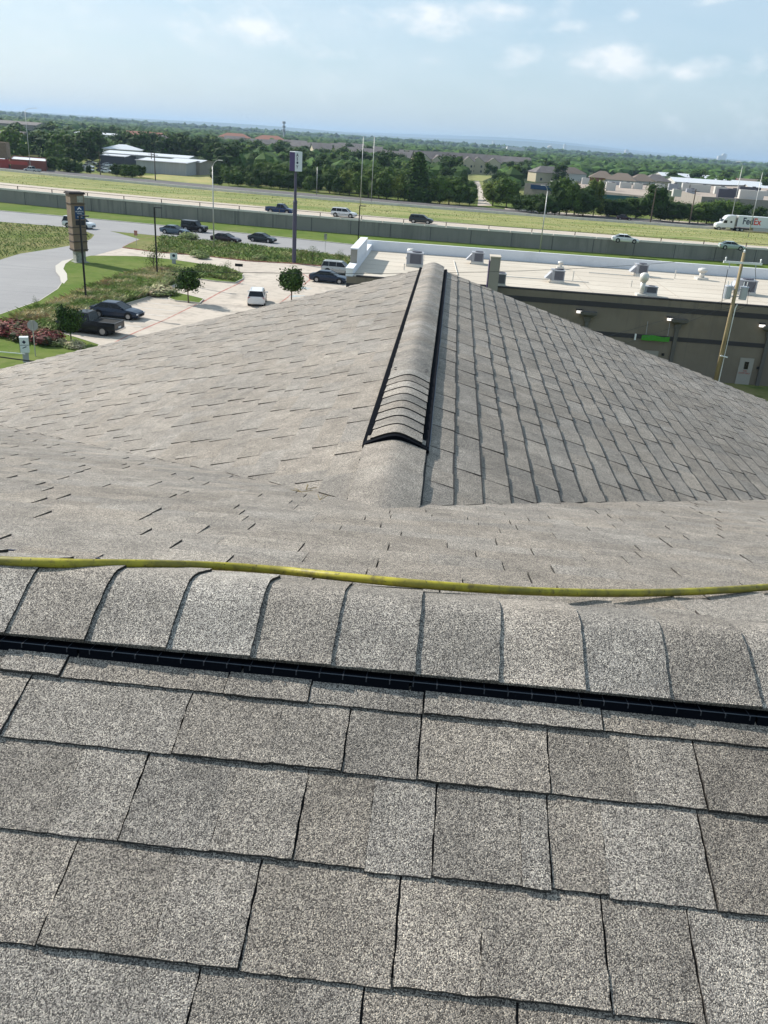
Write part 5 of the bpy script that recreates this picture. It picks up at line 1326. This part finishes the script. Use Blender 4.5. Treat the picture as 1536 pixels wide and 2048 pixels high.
units=[(1170,364,3,2.4,'white'),(1206,369,3.5,2.2,'white'),(1220,377,3.5,2.8,'white'),(1250,372,4.5,2.2,'white'),(1275,374,3.5,2.2,'white'),(1235,366,8,1.4,'grey'),(1318,378,3.5,2.6,'white'),(1345,376,3.5,2.2,'grey'),(1352,389,2.6,2.2,'white'),(1369,378,2.5,2.8,'white'),(1398,380,7.5,2.6,'white'),(1438,384,4,2.6,'white'),(1450,392,5.5,2.8,'dark'),(1462,389,4,2.6,'dark'),(1497,384,8,2.6,'dark'),(1500,394,8,2.8,'white'),(1530,388,4,1.8,'white'),(1380,383,3,1.5,'grey')]
for i,(x,y,w,h_,cc) in enumerate(units):
    zz=4.7 if x<1335 else 5.9; p=at(x,y+4,zz); e=empty('rooftop_unit',(p.x,p.y,zz),-.1,'%s box unit on the tan office roofs, number %d from the left'%(cc,i+1) if False else '%s box-shaped rooftop unit %s'%({'white':'white','grey':'grey','dark':'dark'}[cc],['at the left end of the brown office roof','left of the teal windows','directly above the teal windows','above the right part of the teal windows','at the right end of the brown office roof','low and long at the back of the brown office roof','on the corner between the two offices','behind the brown corner of the offices','at the left tip of the tan roof edge','left of the long white unit on the tan roof','wide, behind the dark timber pole on the tan roof','left of the dark pair on the tan roof','left of the dark pair beside the lamp post','right of the dark pair beside the lamp post','wide with louvres left of the bare post','wide, at the roof edge below the louvred dark one','far right at the picture edge','low, between the small white and the wide white ones'][i]),'air conditioner','rooftop units on the tan offices')
    b=MB(); b.box((0,0,h_/2),(w,2.4,h_)); b.build('cabinet',{'white':M['offwhite'],'grey':M['hvac'],'dark':M['louvre']}[cc],e)
    b=MB(); b.tube([(w*.2,0,h_),(w*.2,0,h_+.25)],.7,10); b.build('fan',M['louvre'],e)
gable('warehouse',1420,370,520,46,22,5.2,2,.0,'offwhite','metalroof','white warehouse with pale metal roof right of the far light-green trees','building','warehouses far right')
gable('warehouse',1372,355,640,40,20,5.5,2,.05,'offwhite','metalroof','smaller white warehouse left behind the long one','building','warehouses far right')
gable('warehouse',1485,375,540,34,20,5.4,2,.0,'greywall','metalroof','grey warehouse behind the pale lamp posts','building','warehouses far right')
gable('brick_hall',1505,370,580,22,16,6.5,1.5,0,'brickred','hbrown','low red brick hall between lamp posts at the far right','building')
gable('warehouse',1530,380,470,20,20,5,2,0,'offwhite','metalroof','white building cut by the right picture edge','building','warehouses far right')
# grey-white building on the left of the tan field
c=rect_px(311,344,362,344,0,34)
gable('metal_hall',345,343,345,19,22,4.4,.6,-.12,'greywall','metalroof','grey metal hall with a white roof behind the tan field','building')
gable('metal_hall',305,340,385,36,14,4.6,.8,-.10,'greywall','metalroof','long grey hall running behind the white-roofed hall','building')
gable('metal_hall',238,338,372,10,12,4.0,.4,-.1,'louvre','metalroof','dark grey hall at the left end of the grey building group','building')
gable('metal_hall',383,343,352,12,16,4.6,.6,-.1,'tanwall','metalroof','small tan hall at the right end of the grey building group','building')
gable('pavilion',247,312,410,16,14,5.6,1.8,.2,'offwhite','metalroof','white peaked pavilion roof behind the grey halls','building',hip=True)
gable('white_hall',222,275,640,46,14,7.5,1.0,-.1,'offwhite','metalroof','long white-roofed hall among the far left trees','building')
gable('white_hall',10,290,470,24,14,7,1.8,-.1,'tanwall','hgrey','grey-roofed hall at the left edge among trees','building')
gable('far_block',30,246,780,48,24,9,2.2,-.08,'tanwall','hgrey','large grey building high at the far left skyline','building')
gable('white_hall',455,318,560,16,14,5,1,-.1,'offwhite','metalroof','small white-roofed building right of the pale field lamp post','building')
gable('far_house',290,285,700,26,14,7,3.4,.1,'cream','hred','red-roofed far house right of the long white hall','house')
gable('far_house',345,290,640,20,14,6,3.4,.2,'cream','hgrey','grey-roofed far house left of the cell tower line','house')
# red restaurant
p0=at(20,337); p1=at(92,341)
e=flat('restaurant',[at(22,339),at(93,344),at(97,336),at(28,331)],0,3.3,'brickred','metalroof','low red-walled restaurant with a pale flat roof at the far left','restaurant',par=.3)
for (x,w) in ((38,6.5),(72,7)):
    q=at(x,341); glue(e,[(Vector((q.x,q.y-.25,2.3)),w,.3,1.0,-.08)],'red_sign_band',M['redwall'])
q=at(0,338); e=flat('red_building',[at(-30,335),at(18,338),at(20,330),at(-30,326)],0,3.0,'redwall','metalroof','bright red low building cut by the left picture edge','building',par=.3)
q=at(4,336); e=empty('brown_tower',(q.x,q.y,0),0,'brown square sign tower beside the bright red building','tower')
b=MB(); b.box((0,0,5.6),(5.5,3,5.0)); b.build('top_box',M['tan'],e); b=MB(); b.box((-1.8,0,1.6),(.6,.6,3.2)); b.box((1.8,0,1.6),(.6,.6,3.2)); b.build('leg',M['trim'],e)
# masts, water towers, skyline
q=at_dist(568,245,1400); e=empty('cell_tower',(q.x,1400,0),0,'tall thin mast with antenna rings on the far skyline','tower')
b=MB(); b.tube([(0,0,0),(0,0,q.z)],[1.2,.7],6); b.build('mast',M['hvac'],e)
for f in (.995,.8,.62):
    b=MB(); b.tube([(0,0,q.z*f-1.6),(0,0,q.z*f+1.6)],2.4,8); b.build('antenna',M['hvac'],e)
for (x,yt,Y,r,l) in ((1100,291,5200,14,'pale round water tower on the skyline right of centre'),(1480,322,6500,16,'pale water tower on the skyline at the far right')):
    q=at_dist(x,yt,Y); e=empty('water_tower',(q.x,Y,0),0,l,'water tower','water towers')
    b=MB(); b.tube([(0,0,0),(0,0,max(10,q.z-r*.8))],r*.3,10); b.build('stem',M['offwhite'],e); b=MB(); b.blob((0,0,max(12,q.z-r*.6)),(r,r,r*.7),2,0); b.build('tank',M['offwhite'],e,smooth=True)
for i,(x,yt,Y,w) in enumerate([(1442,312,9000,60),(1449,308,9200,40),(1254,300,9000,34),(1416,318,9000,90),(988,283,9000,30),(1130,289,9000,20),(1505,325,9000,60)]):
    q=at_dist(x,yt,Y); b=MB(); b.box((0,0,max(30,q.z)/2),(w,40,max(30,q.z))); b.box((0,0,max(30,q.z)+3),(w*.5,20,6))
    tag(b.build('skyline_tower',M['offwhite'],None,loc=(q.x,Y,0)),'tiny pale high-rise on the horizon, %s'%['left one of the close pair at the right','right one of the close pair at the right','single one above the pale houses','wide low one left of the pair','single one near the middle of the skyline','thin one right of the first water tower','low wide one at the right edge'][i],'building','towers on the horizon')
for i,(x,y,Y,w) in enumerate([(1050,297,5600,110),(985,303,3600,120),(1225,310,4400,150),(1370,340,1500,50),(1450,352,1100,60),(1100,300,5000,90),(1030,303,3200,60)]):
    q=at_dist(x,y,Y); hh_=16 if Y>2500 else 5; b=MB(); b.box((0,0,hh_/2),(w,30,hh_)); b.box((0,0,hh_+.5),(w*.96,28,1))
    tag(b.build('far_warehouse',M['offwhite'],None,loc=(q.x,Y,0)),'pale long roof on the hazy plain, %s'%['left of the first water tower','left of centre of the right half','below the single far high-rise','far behind the warehouses, left','far behind the warehouses, right','under the first water tower','small, above the cream apartments'][i],'building','pale roofs on the hazy plain')
# ---------------------------------------------------------------- air
b=MB(); b.box((0,11300,76),(36000,24400,154))
hz=b.build('haze',None or mat('haze_air'),None); hm=hz.data.materials[0]; hz['kind']='stuff'
nt=hm.node_tree; nt.nodes.clear(); out=nt.nodes.new('ShaderNodeOutputMaterial'); pv=nt.nodes.new('ShaderNodeVolumePrincipled')
pv.inputs['Color'].default_value=(.50,.68,.90,1); pv.inputs['Density'].default_value=.00009; pv.inputs['Anisotropy'].default_value=.2
nt.links.new(pv.outputs[0],out.inputs['Volume'])
for o in list(bpy.data.objects):
    if o.type=='LIGHT' or o.type=='CAMERA': continue
sc.cycles.volume_bounces=0
sc.cycles.max_bounces=6
